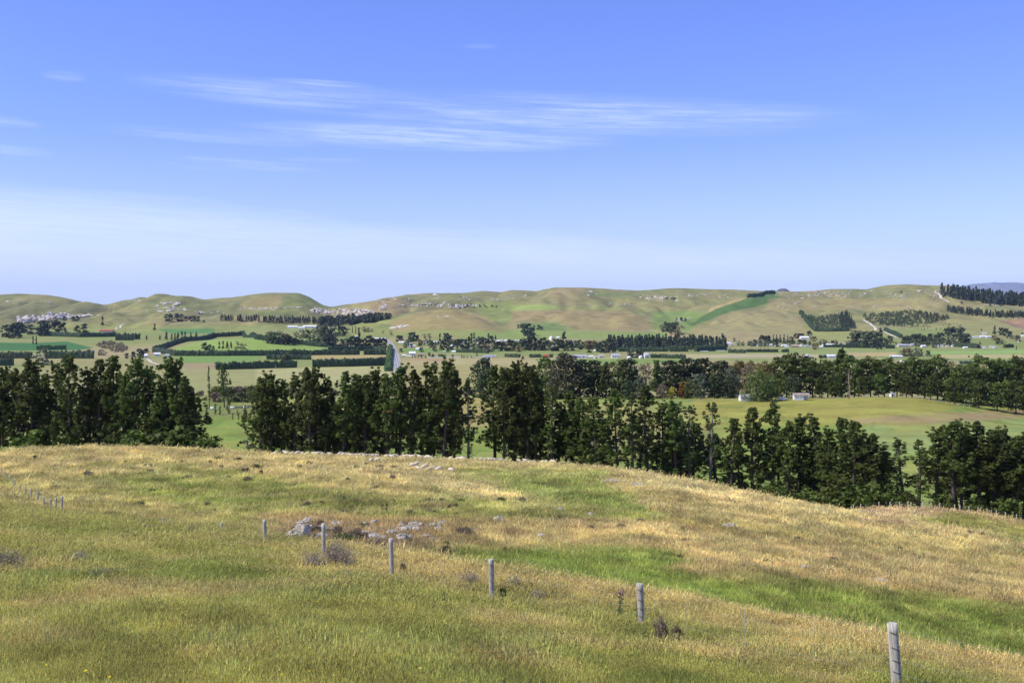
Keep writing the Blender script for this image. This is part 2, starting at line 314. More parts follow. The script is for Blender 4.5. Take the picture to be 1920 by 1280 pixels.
    q([(480, 690), (720, 686), (735, 700), (735, 720), (480, 715)], (.38, .35, .16), 2, .8)
    q([(750, 652), (940, 654), (940, 661), (750, 661)], (.17, .26, .06), 1); q([(860, 660), (1110, 662), (1100, 666), (860, 668)], TG, 1)
    q([(752, 671), (965, 672), (1090, 675), (1090, 686), (752, 684)], (.37, .305, .15), 1.2); q([(752, 670), (850, 672), (840, 678), (760, 677)], (.36, .235, .125), 1.5, .7); q([(752, 685), (1100, 684), (1100, 740), (752, 740)], (.33, .28, .11), 3)
    q([(940, 652), (1110, 655), (1150, 660), (1110, 664), (940, 664)], TG, 1); q([(1020, 669), (1200, 671), (1200, 677), (1010, 676)], (.33, .33, .14), 1.2)
    q([(1080, 673), (1290, 672), (1290, 682), (1080, 684)], (.19, .26, .06), 1.2); q([(1280, 664), (1540, 662), (1540, 671), (1280, 672)], (.39, .33, .18), 1.2); q([(1360, 655), (1540, 652), (1920, 652), (1920, 662), (1540, 664), (1360, 662)], (.23, .27, .085), 1.2)
    q([(1440, 672), (1600, 670), (1600, 690), (1440, 690)], (.27, .28, .10), 2); q([(1590, 661), (1680, 660), (1680, 668), (1590, 668)], (.40, .31, .14), 1.2); q([(1740, 659), (1925, 656), (1925, 663), (1740, 663)], (.23, .35, .09), .8); q([(1760, 664), (1925, 664), (1925, 672), (1760, 672)], (.38, .33, .15), 1)
    q([(700, 614), (790, 585), (720, 600), (640, 612), (660, 630), (790, 628), (900, 634), (890, 616), (800, 622)], (.26, .27, .08), 3, .8)
    q([(880, 617), (960, 619), (1060, 621), (1250, 622), (1250, 634), (880, 636)], (.22, .275, .075), 1.5); q([(730, 605), (790, 582), (850, 578), (905, 592), (945, 622), (870, 618), (800, 618), (740, 622)], (.30, .225, .10), 4, .85)
    q([(975, 606), (1040, 604), (1062, 612), (1060, 621), (980, 619)], (.16, .215, .07), 2); q([(960, 572), (1030, 571), (1045, 574), (1035, 581), (955, 582)], (.25, .31, .08), 1.5, .9); q([(1035, 574), (1160, 576), (1160, 580), (1040, 580)], (.23, .26, .08), 2, .7)
    q([(885, 568), (960, 566), (960, 600), (940, 610), (900, 590)], (.205, .245, .07), 4, .8); q([(960, 583), (1180, 583), (1225, 610), (1200, 620), (1080, 618), (1040, 600), (960, 602)], (.29, .215, .105), 4, .8)
    q([(1225, 585), (1300, 582), (1330, 592), (1290, 622), (1225, 618)], (.175, .235, .065), 3); q([(1330, 578), (1390, 559), (1410, 560), (1375, 572), (1330, 592)], (.38, .27, .13), 2); 
    q([(1293, 611), (1318, 592), (1345, 578), (1375, 568), (1405, 558), (1452, 550), (1462, 556), (1450, 566), (1415, 576), (1370, 584), (1330, 600)], (.08, .15, .045), 1.3)
    q([(1350, 590), (1460, 575), (1500, 600), (1520, 640), (1300, 635)], (.31, .25, .125), 3, .7); q([(1440, 560), (1770, 560), (1770, 580), (1440, 582)], (.30, .235, .11), 4, .7)
    q([(1520, 620), (1640, 620), (1640, 640), (1520, 636)], (.27, .27, .09), 2); q([(1780, 596), (1870, 600), (1920, 600), (1920, 640), (1780, 630)], (.27, .245, .10), 3, .8); q([(1875, 600), (1925, 596), (1925, 618), (1900, 612)], (.27, .16, .115), 1.5)
    q([(1095, 548), (1165, 550), (1170, 558), (1110, 556)], (.15, .19, .07), 3, .8); q([(560, 548), (620, 576), (560, 586), (500, 584)], (.185, .20, .065), 5, .8); q([(470, 556), (530, 552), (520, 580), (440, 582)], (.29, .225, .10), 4, .8)  # round hill's shaded side, flat-top hill's lit and shaded flanks, painted as colour
    q([(470, 586), (560, 584), (570, 594), (500, 596)], (.14, .16, .06), 3, .8)
    k = sst(D, 640, 760); col = col * (1 - k[..., None]) + p * k[..., None]
    return np.clip(col, 0, 1)
GCOL = ground_colour(np.repeat(PX[None], NR, 0), YP, Y2, X2, Y2)

# ------------------------------------------------------------------ mesh helpers
def mesh(name, V, faces, mats=(), mi=None, smooth_=False):
    """faces: list of int arrays (n,k)"""
    me = bpy.data.meshes.new(name); V = np.asarray(V, np.float32)
    faces = [np.asarray(f, np.int32) for f in (faces if isinstance(faces, list) else [faces])]
    faces = [f for f in faces if len(f)]
    me.vertices.add(len(V)); me.vertices.foreach_set('co', V.ravel())
    lv = np.concatenate([f.ravel() for f in faces]); lt = np.concatenate([np.full(len(f), f.shape[1]) for f in faces]); ls = np.concatenate([[0], np.cumsum(lt)[:-1]])
    me.loops.add(len(lv)); me.loops.foreach_set('vertex_index', lv.astype(np.int32))
    me.polygons.add(len(lt)); me.polygons.foreach_set('loop_start', ls.astype(np.int32)); me.polygons.foreach_set('loop_total', lt.astype(np.int32))
    if mi is not None: me.polygons.foreach_set('material_index', np.asarray(mi, np.int32))
    me.polygons.foreach_set('use_smooth', np.full(len(lt), smooth_))
    for m_ in (mats if isinstance(mats, (list, tuple)) else [mats]): me.materials.append(m_)
    me.update(calc_edges=True); me.validate(clean_customdata=False)
    return me
def link(name, me, parent=None, loc=None, rz=0., sc=None):
    o = bpy.data.objects.new(name, me); C.objects.link(o)
    if parent is not None: o.parent = parent
    if loc is not None: o.location = loc
    if rz: o.rotation_euler = (0, 0, rz)
    if sc is not None: o.scale = sc if hasattr(sc, '__len__') else (sc, sc, sc)
    return o
def tag(o, label=None, cat=None, group=None, kind=None):
    for k, v in (('label', label), ('category', cat), ('group', group), ('kind', kind)):
        if v: o[k] = v
    return o
def place(name, parts, loc, label, cat, group=None, rz=0., sc=1., rot=None):
    """parts: list of (name, mesh, [subparts]); Empty at the base parents them. One nameless part = the thing itself."""
    if len(parts) == 1 and parts[0][0] is None:
        r = link(name, parts[0][1], None, loc, rz, sc)
    else:
        r = link(name, None, None, loc, rz, sc); r.empty_display_size = .3
        for p in parts:
            c = link(p[0], p[1], r)
            if len(p) > 2 and p[2]:
                for s_ in p[2]: link(s_[0], s_[1], c)
    if rot is not None: r.rotation_euler = rot
    return tag(r, label, cat, group)
ORD = ['first', 'second', 'third', 'fourth', 'fifth', 'sixth', 'seventh', 'eighth', 'ninth', 'tenth', 'eleventh', 'twelfth', 'thirteenth', 'fourteenth', 'fifteenth', 'sixteenth', 'seventeenth', 'eighteenth', 'nineteenth', 'twentieth']
TENS = {2: 'twenty', 3: 'thirty', 4: 'forty', 5: 'fifty', 6: 'sixty', 7: 'seventy', 8: 'eighty', 9: 'ninety'}
def nth(i):
    if i < 20: return ORD[i]
    t, u = divmod(i + 1, 10); h = ''
    if t >= 10: h = 'hundred and '; t -= 10; 
    if t < 2: return h + ORD[t * 10 + u - 1] if t * 10 + u else 'hundredth'
    return h + (TENS[t] + '-' + ORD[u - 1] if u else TENS[t][:-1] + 'ieth')

class MB:
    """collects shapes, then makes one mesh"""
    def __init__(s): s.v = []; s.f = []; s.n = 0; s.m = []
    def add(s, V, Fs, m=0):
        s.v.append(np.asarray(V, float)); s.f += [[i + s.n for i in f] for f in Fs]; s.m += [m] * len(Fs); s.n += len(V); return s
    def box(s, c, d, m=0, rz=0., taper=1.):
        hx, hy, hz = d[0] / 2, d[1] / 2, d[2] / 2; V = []
        for z in (-hz, hz):
            t = taper if z > 0 else 1.
            for x, y in ((-hx, -hy), (hx, -hy), (hx, hy), (-hx, hy)):
                x, y = x * t, y * t; V.append((c[0] + x * math.cos(rz) - y * math.sin(rz), c[1] + x * math.sin(rz) + y * math.cos(rz), c[2] + z))
        return s.add(V, [(3, 2, 1, 0), (4, 5, 6, 7), (0, 1, 5, 4), (1, 2, 6, 5), (2, 3, 7, 6), (3, 0, 4, 7)], m)
    def tube(s, pts, rad, k=6, m=0, cap=True):
        pts = [Vector(p) for p in pts]; n = len(pts); V = []
        rad = rad if hasattr(rad, '__len__') else [rad] * n
        for i, p in enumerate(pts):
            t = (pts[min(i + 1, n - 1)] - pts[max(i - 1, 0)]).normalized(); up = Vector((0, 0, 1)) if abs(t.z) < .9 else Vector((1, 0, 0))
            a_ = t.cross(up).normalized(); b_ = t.cross(a_)
            for j in range(k):
                g = 2 * math.pi * j / k; V.append(p + (a_ * math.cos(g) + b_ * math.sin(g)) * rad[i])
        Fs = [(i * k + j, i * k + (j + 1) % k, (i + 1) * k + (j + 1) % k, (i + 1) * k + j) for i in range(n - 1) for j in range(k)]
        if cap: Fs += [tuple(range(k))[::-1], tuple((n - 1) * k + j for j in range(k))]
        return s.add(V, Fs, m)
    def mesh(s, name, mats, smooth_=False):
        me = bpy.data.meshes.new(name); V = np.concatenate(s.v)
        me.from_pydata([tuple(q) for q in V], [], s.f); me.polygons.foreach_set('material_index', s.m); me.polygons.foreach_set('use_smooth', [smooth_] * len(s.f))
        for m_ in (mats if isinstance(mats, (list, tuple)) else [mats]): me.materials.append(m_)
        me.update(); return me

# ------------------------------------------------------------------ materials
def mat(name, fn, rough=.8, spec=.3):
    M = bpy.data.materials.new(name); M.use_nodes = True; t = NT(M.node_tree); b = t.n['Principled BSDF']
    b.inputs['Roughness'].default_value = rough; b.inputs['Specular IOR Level'].default_value = spec
    c = fn(t, b)
    if c is not None: t.put(b.inputs['Base Color'], c if isinstance(c, bpy.types.NodeSocket) else (*c, 1))
    return M
def geo(t): return t.node('ShaderNodeNewGeometry')
def objc(t): return t.node('ShaderNodeTexCoord').outputs['Object']
def plain(name, c, rough=.7, var=.25, sc=3., spec=.3):
    def fn(t, b):
        n = t.noise(objc(t), sc, 4); return t.mix(t.ss(n, .3, .7), tuple(q * (1 - var) for q in c), tuple(min(1, q * (1 + var * .5)) for q in c))
    return mat(name, fn, rough, spec)
def hsv(t, c, h=.5, s=1., v=1.):
    n = t.node('ShaderNodeHueSaturation'); t.put(n.inputs['Hue'], h); t.put(n.inputs['Saturation'], s); t.put(n.inputs['Value'], v); t.put(n.inputs['Color'], c); return n.outputs[0]
def leaf(name, c1, c2, trans=.25, tipc=None, objvar=.3, rough=.6):
    M = bpy.data.materials.new(name); M.use_nodes = True; t = NT(M.node_tree); b = t.n['Principled BSDF']; out = t.n['Material Output']
    b.inputs['Roughness'].default_value = rough; b.inputs['Specular IOR Level'].default_value = .25
    g = geo(t); oi = t.node('ShaderNodeObjectInfo'); c = t.mix(g.outputs['Random Per Island'], c1, c2)
    n = t.noise(t.node('ShaderNodeTexCoord').outputs['Object'], .35, 3)
    c = t.mix(t.ss(n, .35, .65, 0, .6), c, tipc or tuple(q * 1.35 for q in c2))
    c = hsv(t, c, t.m('ADD', t.m('MULTIPLY', oi.outputs['Random'], .035), .4825), 1., t.m('ADD', t.m('MULTIPLY', oi.outputs['Random'], objvar * 2), 1 - objvar))
    t.put(b.inputs['Base Color'], c)
    tr = t.node('ShaderNodeBsdfTranslucent'); t.put(tr.inputs[0], t.mix(1., c, (1.1, 1.25, .6), 'MULTIPLY')); mx = t.node('ShaderNodeMixShader'); mx.inputs[0].default_value = trans
    t.l.new(b.outputs[0], mx.inputs[1]); t.l.new(tr.outputs[0], mx.inputs[2]); t.l.new(mx.outputs[0], out.inputs[0])
    return M
def m_ground():
    def fn(t, b):
        at_ = t.node('ShaderNodeAttribute', attribute_name='land'); g = geo(t); pos = g.outputs['Position']
        mp = t.node('ShaderNodeMapping'); mp.inputs['Scale'].default_value = (.5, 1., 1.); t.l.new(pos, mp.inputs[0])
        d = t.node('ShaderNodeVectorMath', operation='LENGTH'); t.l.new(pos, d.inputs[0]); dd = d.outputs['Value']
        nA = t.noise(pos, 6.0, 5, .7); nB = t.noise(mp.outputs[0], 1.1, 6, .7); nC = t.noise(mp.outputs[0], .055, 8, .68); nD = t.noise(mp.outputs[0], .3, 5, .65)
        v = t.m('ADD', t.m('MULTIPLY', t.m('SUBTRACT', nA, .5), .8), 1.); v = t.m('MULTIPLY', v, t.m('ADD', t.m('MULTIPLY', t.m('SUBTRACT', nB, .5), .8), 1.))
        v = t.m('MULTIPLY', v, t.m('ADD', t.m('MULTIPLY', t.m('SUBTRACT', nC, .5), 1.0), 1.)); v = t.m('MULTIPLY', v, t.m('ADD', t.m('MULTIPLY', t.m('SUBTRACT', nD, .5), .55), 1.))
        c = hsv(t, at_.outputs['Color'], t.m('ADD', .5, t.m('MULTIPLY', t.m('SUBTRACT', nC, .5), .09)), 1., v)
        bp = t.node('ShaderNodeBump'); bp.inputs['Strength'].default_value = .5; bp.inputs['Distance'].default_value = .25; t.l.new(nB, bp.inputs['Height']); t.l.new(bp.outputs[0], b.inputs['Normal'])
        return c
    return mat('pasture', fn, .95, .1)
M_GROUND = m_ground()
M_NEEDLE = leaf('pine_needles', (.038, .060, .010), (.10, .132, .025), .34, (.14, .17, .034), .35)
M_LITREE = leaf('pale_needles', (.05, .08, .018), (.10, .14, .034), .3)
M_BROAD = leaf('broad_leaves', (.026, .042, .014), (.058, .08, .024), .2, (.09, .105, .04))
M_GREY = leaf('grey_leaves', (.07, .085, .05), (.13, .15, .09), .25)
M_WILLOW = leaf('willow_leaves', (.075, .10, .022), (.14, .18, .045), .3)
M_RUST = leaf('autumn_leaves', (.12, .095, .025), (.20, .15, .04), .3, (.23, .18, .06))
M_ORANGE = leaf('orange_leaves', (.24, .11, .02), (.32, .17, .03), .35)
M_YELLOW = leaf('yellow_leaves', (.34, .25, .03), (.45, .36, .05), .35)
M_OLV = leaf('olive_leaves', (.075, .085, .022), (.13, .13, .04), .25)
M_BROWNL = leaf('brown_twigs', (.13, .095, .06), (.20, .15, .10), .2)
M_FARDARK = leaf('far_dark_leaves', (.022, .036, .018), (.045, .064, .028), .1, (.06, .08, .034))
M_FARMID = leaf('far_mid_leaves', (.045, .062, .026), (.085, .105, .04), .15)
M_FARPALE = leaf('far_pale_leaves', (.10, .11, .06), (.16, .17, .10), .2)
M_FARRUST = leaf('far_rust_leaves', (.13, .10, .04), (.22, .15, .06), .2)
M_BARK = plain('bark', (.10, .083, .067), .95, .5, 1.5, .1)
M_PBARK = plain('pale_bark', (.30, .26, .21), .95, .4, 1.5, .1)
M_HEDGE = leaf('hedge_leaves', (.022, .042, .016), (.038, .062, .022), .05, (.05, .08, .028), .1)
M_WOOL = plain('fleece', (.72, .62, .46), .95, .3, 9., .1)
M_WHITE = plain('white_paint', (.78, .77, .73), .6, .15, .8)
M_CREAM = plain('cream_paint', (.62, .56, .44), .7, .2, .8)
M_BRICKW = plain('brown_wall', (.30, .20, .14), .8, .2, .8)
M_GREYR = plain('grey_roof', (.42, .42, .43), .45, .25, .6)
M_REDR = plain('red_roof', (.45, .10, .05), .5, .25, .6)
M_WHITER = plain('pale_roof', (.82, .82, .80), .4, .1, .6)
M_BROWNR = plain('brown_roof', (.36, .29, .23), .6, .35, .8)
M_GREENR = plain('green_roof', (.30, .42, .35), .6, .2, .8)
M_DARK = plain('dark_opening', (.03, .03, .035), .5, .2, 2.)
def m_glass():
    M = mat('window_glass', lambda t, b: (.04, .05, .06), .08, .5); return M
M_GLASS = m_glass()
M_ROAD = plain('asphalt', (.27, .27, .265), .9, .25, .15)
M_PAINT = plain('road_paint', (.75, .75, .72), .6, .1, .5)
M_TRACK = plain('limestone_gravel', (.62, .55, .44), .9, .2, .1)
M_WIRE = mat('galvanised_wire', lambda t, b: (.25, .245, .23), .7, .2)
M_WIRESHADE = plain('wire_shadow_tone', (.05, .045, .04), .7, .2, 9)  # dark tone for the wires' shadows on the posts
def m_wood():
    def fn(t, b):
        mp = t.node('ShaderNodeMapping'); mp.inputs['Scale'].default_value = (26, 26, 1.6); t.l.new(objc(t), mp.inputs[0])
        n = t.noise(mp.outputs[0], 1.6, 7, .7); n2 = t.noise(objc(t), 3.5, 4)
        c = t.mix(t.ss(n, .34, .62), (.25, .22, .17), (.60, .555, .475)); c = t.mix(t.ss(n2, .5, .72, 0, .6), c, (.30, .29, .21))
        bp = t.node('ShaderNodeBump'); bp.inputs['Strength'].default_value = .8; bp.inputs['Distance'].default_value = .012; t.l.new(n, bp.inputs['Height']); t.l.new(bp.outputs[0], b.inputs['Normal'])
        return c
    return mat('weathered_wood', fn, .9, .15)
M_WOOD = m_wood()
def m_rock():
    def fn(t, b):
        n = t.noise(objc(t), 2.2, 8, .68); n2 = t.noise(objc(t), 5.5, 5); c = t.mix(t.ss(n, .36, .6), (.19, .16, .115), (.55, .505, .41)); c = t.mix(t.ss(n2, .58, .72, 0, .8), c, (.10, .085, .07))
        bp = t.node('ShaderNodeBump'); bp.inputs['Strength'].default_value = .7; bp.inputs['Distance'].default_value = .12; t.l.new(n, bp.inputs['Height']); t.l.new(bp.outputs[0], b.inputs['Normal'])
        return c
    return mat('limestone', fn, .95, .15)
M_ROCK = m_rock()
M_CLIFF = plain('pale_limestone', (.60, .53, .44), .95, .38, .12, .1)
M_MOUNT = plain('bare_mountain', (.15, .14, .15), .95, .3, .002, .1)
def inst_mat(name, trans, rough=.7, hvar=.05, vvar=.5):
    M = bpy.data.materials.new(name); M.use_nodes = True; t = NT(M.node_tree); b = t.n['Principled BSDF']; out = t.n['Material Output']
    b.inputs['Roughness'].default_value = rough; b.inputs['Specular IOR Level'].default_value = .2
    a_ = t.node('ShaderNodeAttribute', attribute_name='tint', attribute_type='INSTANCER'); g = geo(t); r = g.outputs['Random Per Island']
    c = hsv(t, a_.outputs['Color'], t.m('ADD', t.m('MULTIPLY', t.m('SUBTRACT', r, .5), hvar), .5), 1., t.m('ADD', t.m('MULTIPLY', r, vvar), 1 - vvar * .42))
    t.put(b.inputs['Base Color'], c); tr = t.node('ShaderNodeBsdfTranslucent'); t.put(tr.inputs[0], c); mx = t.node('ShaderNodeMixShader'); mx.inputs[0].default_value = trans
    t.l.new(b.outputs[0], mx.inputs[1]); t.l.new(tr.outputs[0], mx.inputs[2]); t.l.new(mx.outputs[0], out.inputs[0]); return M
M_GRASS = inst_mat('grass_blades', .42)

# ------------------------------------------------------------------ land meshes (one height field, cut into named stretches)
def land(name, r0, r1, label):
    rr = np.arange(r0, r1 + 1); n = len(rr); V = np.stack([X2[rr], Y2[rr], Z[rr]], -1).reshape(-1, 3)
    i = np.arange(n - 1)[:, None] * NC + np.arange(NC - 1)[None]; i = i.ravel(); me = mesh(name, V, [np.stack([i, i + 1, i + NC + 1, i + NC], 1)], [M_GROUND], None, True)
    ca = me.color_attributes.new('land', 'FLOAT_COLOR', 'POINT'); cc = np.ones((len(V), 4), np.float32); cc[:, :3] = GCOL[rr].reshape(-1, 3); ca.data.foreach_set('color', cc.ravel())
    return tag(link(name, me), label, None, None, 'structure')
rA = int(np.searchsorted(DD, 90)); rB = int(np.searchsorted(DD, 300)); rC = int(np.searchsorted(DD, 2900))
land('ground', 0, rA, 'grassy near slope falling away to the fence and gully')
land('hill', rA, rB, 'rounded hill of straw and green pasture behind the fence')
land('farmland', rB, rC, 'flat valley floor of paddocks between the shelterbelts and the hills')
land('hills', rC, NR - 1, 'long range of grazed limestone hills along the skyline')
V = []
for j, y in enumerate((-80, -20, 0.2, .59)):
    for x in (-60, -8, -.2, .2, 8, 60): V.append((x, y, -1.78 - .06 * y if y < 0 else -1.78))
bf = mesh('ground', V, [np.array([(j * 6 + i, j * 6 + i + 1, j * 6 + i + 7, j * 6 + i + 6) for j in range(3) for i in range(5)])], [M_GROUND])
ca = bf.color_attributes.new('land', 'FLOAT_COLOR', 'POINT'); ca.data.foreach_set('color', np.tile((.2, .2, .06, 1), len(V)).astype(np.float32))
tag(link('ground', bf), 'grassy slope rising behind the viewpoint', None, None, 'structure')
# distant mountains
def mountain(name, label, pts, D, depth, cm):
    xs = np.arange(pts[0][0], pts[-1][0] + .1, 4.); top = np.interp(xs, [p[0] for p in pts], [p[1] for p in pts]); rows = 14; V = []
    for j in range(rows):
        t = j / (rows - 1); Dj = D - depth * (1 - t) if t < 1 else D
        zt = -(top - HYP) / F * D; zj = -95 + (zt + 95) * (t ** 1.3); n = fbm(xs / 14. + 3, np.full(len(xs), Dj / 900.), 7, 4) - .5
        zj = zj + n * (500 if D > 15000 else 60) * math.sin(math.pi * t) + (fbm(xs / 9., xs * 0, 8, 3) - .5) * (30 if D > 15000 else 8)
        V.append(np.stack([(xs - CXP) / F * D + (vnoise(xs / 20, xs * 0 + j, 3) - .5) * 60 * (D / 20000.), np.full(len(xs), Dj), zj], -1))
    V.append(V[-1] + np.array((0, depth * .5, -300))); rows += 1
    V = np.concatenate(V); n = len(xs); i = (np.arange(rows - 1)[:, None] * n + np.arange(n - 1)[None]).ravel()
    me = mesh(name, V, [np.stack([i, i + 1, i + n + 1, i + n], 1)], [cm], None, False)
    tag(link(name, me), label, None, None, 'structure')
mountain('mountains', 'blue hazy mountain range far beyond the hills at right', [(1700, 566), (1770, 560), (1810, 538), (1825, 532), (1842, 531), (1860, 529), (1885, 530), (1900, 529), (1915, 530), (1960, 533), (2100, 548), (2300, 560)], 42000, 8000, M_MOUNT)
mountain('hill', 'small grey knob peeping over the skyline hills', [(1446, 552), (1455, 545), (1463, 541), (1472, 541), (1480, 546), (1490, 552)], 7200, 500, M_MOUNT)

# ------------------------------------------------------------------ scatter of grass as geometry instances
def tuft_mesh(rng, n, h, spread, bw, lean, head=0.):
    V, Fc = [], []
    for i in range(n):
        bx, by = rng.normal(0, spread, 2); az_ = rng.uniform(0, 6.283); hh = h * rng.uniform(.5, 1.15); l_ = lean * rng.uniform(.2, 1.) * hh
        d = np.array((math.cos(az_), math.sin(az_), 0)); s_ = np.array((-d[1], d[0], 0)); k = len(V)
        r2 = rng.uniform(0, 6.283); s_ = np.array((math.cos(r2), math.sin(r2), 0)); b0 = np.array((bx, by, -.03)); m_ = b0 + d * l_ * .35 + np.array((0, 0, hh * .6)); tp = b0 + d * l_ + np.array((0, 0, hh))
        V += [b0 - s_ * bw, b0 + s_ * bw, m_ + s_ * bw * .8, m_ - s_ * bw * .8, tp]; Fc += [(k, k + 1, k + 2, k + 3), (k + 3, k + 2, k + 4)]
        if rng.random() < head:
            k = len(V); q = tp; V += [q - s_ * bw * 2.2 - np.array((0, 0, h * .12)), q + s_ * bw * 2.2 - np.array((0, 0, h * .12)), q + np.array((0, 0, h * .1))]; Fc += [(k, k + 1, k + 2)]
    return np.array(V), Fc
def scatter(name, label, P_, rot, scl, tint, tufts, m_, idx):
    """points and tuft shapes live in one mesh; nodes put a tuft on every point"""
    NV = len(P_); V = [P_]; Fs = []; base = NV; vid = []
    for k, (tv, tf) in enumerate(tufts):
        V.append(tv); Fs += [tuple(i + base for i in f) for f in tf]; base += len(tv); vid += [k] * len(tv)
    me = bpy.data.meshes.new(name); allv = np.concatenate(V); me.from_pydata(allv.tolist(), [], Fs); me.materials.append(m_); n = len(allv)
    def attr(nm, ty, key, data, dim):
        a_ = me.attributes.new(nm, ty, 'POINT'); full = np.zeros((n, dim), np.float32 if ty != 'INT' else np.int32); full[:NV] = data.reshape(NV, dim)
        if nm == 'idx': full[NV:, 0] = vid
        a_.data.foreach_set(key, full.ravel())
    attr('rot', 'FLOAT_VECTOR', 'vector', rot, 3); attr('scl', 'FLOAT_VECTOR', 'vector', scl, 3); attr('tint', 'FLOAT_COLOR', 'color', np.c_[tint, np.ones(NV)], 4); attr('idx', 'INT', 'value', idx, 1)
    a_ = me.attributes.new('shape', 'INT', 'POINT'); fl = np.zeros(n, np.int32); fl[NV:] = 1; a_.data.foreach_set('value', fl)
    o = link(name, me); tag(o, label, None, None, 'stuff')
    g = bpy.data.node_groups.new(name + '_nodes', 'GeometryNodeTree'); g.interface.new_socket('Geometry', in_out='INPUT', socket_type='NodeSocketGeometry'); g.interface.new_socket('Geometry', in_out='OUTPUT', socket_type='NodeSocketGeometry')
    N = g.nodes; Lk = g.links; gi = N.new('NodeGroupInput'); go = N.new('NodeGroupOutput')
    def na(nm, ty): q = N.new('GeometryNodeInputNamedAttribute'); q.data_type = ty; q.inputs[0].default_value = nm; return [s_ for s_ in q.outputs if s_.enabled][0]
    spt = N.new('GeometryNodeSeparateGeometry'); spt.domain = 'POINT'; Lk.new(gi.outputs[0], spt.inputs[0]); Lk.new(na('shape', 'INT'), spt.inputs['Selection'])
    si = N.new('GeometryNodeSplitToInstances'); si.domain = 'POINT'; Lk.new(spt.outputs['Selection'], si.inputs[0]); Lk.new(na('idx', 'INT'), si.inputs['Group ID'])
    ip = N.new('GeometryNodeInstanceOnPoints'); Lk.new(spt.outputs['Inverted'], ip.inputs['Points']); Lk.new(si.outputs[0], ip.inputs['Instance']); ip.inputs['Pick Instance'].default_value = True
    Lk.new(na('idx', 'INT'), ip.inputs['Instance Index']); Lk.new(na('rot', 'FLOAT_VECTOR'), ip.inputs['Rotation']); Lk.new(na('scl', 'FLOAT_VECTOR'), ip.inputs['Scale'])
    Lk.new(ip.outputs[0], go.inputs[0]); md = o.modifiers.new('scatter', 'NODES'); md.node_group = g
    return o
def sample_land(n, r0, r1, x0, x1, rng, ymax=1330, eps=.25):
    """random spots on the land, denser where it shows larger"""
    cs = np.where((PX >= x0) & (PX < x1))[0]; r = np.arange(r0, r1); y0 = YP[np.ix_(r, cs)]; y1 = YP[np.ix_(r + 1, cs)]; rm = RM[np.ix_(r, cs)]
    wgt = np.clip(y0 - y1, 0, None) * ((y1 <= rm + .2) & (y0 < ymax)) + eps * .3 * (y0 < ymax) * (y0 - y1 > -2); wgt = wgt.ravel() / wgt.sum()
    ch = rng.choice(len(wgt), n, p=wgt); ri = r[ch // len(cs)] + rng.random(n); ci = cs[ch % len(cs)] + rng.random(n)
    px = PX[0] + ci * 4; D = np.interp(ri, np.arange(NR), DD); z = zc(px, D); x = (px - CXP) / F * D
    return px, D, x, D, z
rng = np.random.default_rng(11)
def grass_layer(name, label, n, r0, r1, h, bw, wscale, zones, seedheads, eps=.25, nblade=16, spread=.13, tintmul=(1, 1, 1), lean=.5):
    px, D, x, y, z = sample_land(n, r0, r1, -60, 1984, rng, eps=eps)
    py = HYP - F * z / D; col = ground_colour(px, py, D, x, y); keep = zones(px, py, D, x, y, col)
    px, D, x, y, z, col = [q[keep] for q in (px, D, x, y, z, col)]; n = len(px)
    sc = rng.uniform(.6, 1.35, n) * (.45 + 1.15 * fbm(x / 1.7, y / 1.7, 77, 3)); w_ = wscale(D)
    tint = col * rng.uniform(.7, 1.38, (n, 1)) * np.array(tintmul) * (1 + (rng.random((n, 3)) - .5) * .12)
    rot = np.c_[rng.normal(0, .12, n) + .0, rng.normal(0.15, .12, n), rng.uniform(0, 6.283, n)]
    tf = [tuft_mesh(rng, nblade, h, spread, bw, lean, seedheads) for k in range(6)]
    return scatter(name, label, np.c_[x, y, z], rot, np.c_[sc * w_, sc * w_, sc], tint, tf, M_GRASS, rng.integers(0, 6, n))
eDat = lambda px: np.interp(px, PX, eD)
def is_green(col): return np.clip((col[:, 1] - col[:, 0]) * 12 + .4, 0, 1)
rn0 = int(np.searchsorted(DD, 9.0)); rn1 = int(np.searchsorted(DD, 82)); rm1 = int(np.searchsorted(DD, 226))
grass_layer('grass', 'short green and straw grass on the near slope', 230000, rn0, rn1, .105, .0042, lambda D: np.clip(D / 16, .9, 4), lambda px, py, D, x, y, c: D < eDat(px) + 3, .25, nblade=20, spread=.10, tintmul=(1.34, 1.27, 1.08), lean=.9)
grass_layer('dry_grass', 'dry seeding grass stalks standing over the near slope', 80000, rn0, rn1, .16, .0026, lambda D: np.clip(D / 16, .9, 4), lambda px, py, D, x, y, c: (D < eDat(px) + 3) & (rng.random(len(px)) < .35 + .8 * fbm(x / 3, y / 3, 78, 3)), .8, nblade=9, spread=.12, tintmul=(1.6, 1.45, 1.25))
grass_layer('tall_grass', 'tall pale seeding grass in loose drifts on the near slope', 7000, rn0, rn1, .30, .003, lambda D: np.clip(D / 16, .9, 4), lambda px, py, D, x, y, c: (D < eDat(px) + 2) & (rng.random(len(px)) < 1.5 * sst(fbm(x / 2.2, y / 2.2, 79, 3), .5, .7)), .9, nblade=6, spread=.10, tintmul=(1.45, 1.42, 1.3), lean=.6)
grass_layer('tussocks', 'taller pale tussocks standing out on the straw slope', 9000, rn0 + 30, rm1, .62, .02, lambda D: np.clip(D / 90, .6, 2.2), lambda px, py, D, x, y, c: (D > eDat(px) + 6) & (rng.random(len(px)) < (1.1 - is_green(c)) * sst(fbm(x / 9, y / 12, 81, 3), .42, .62)), 0, nblade=22, spread=.22, tintmul=(1.35, 1.32, 1.25), lean=.9)
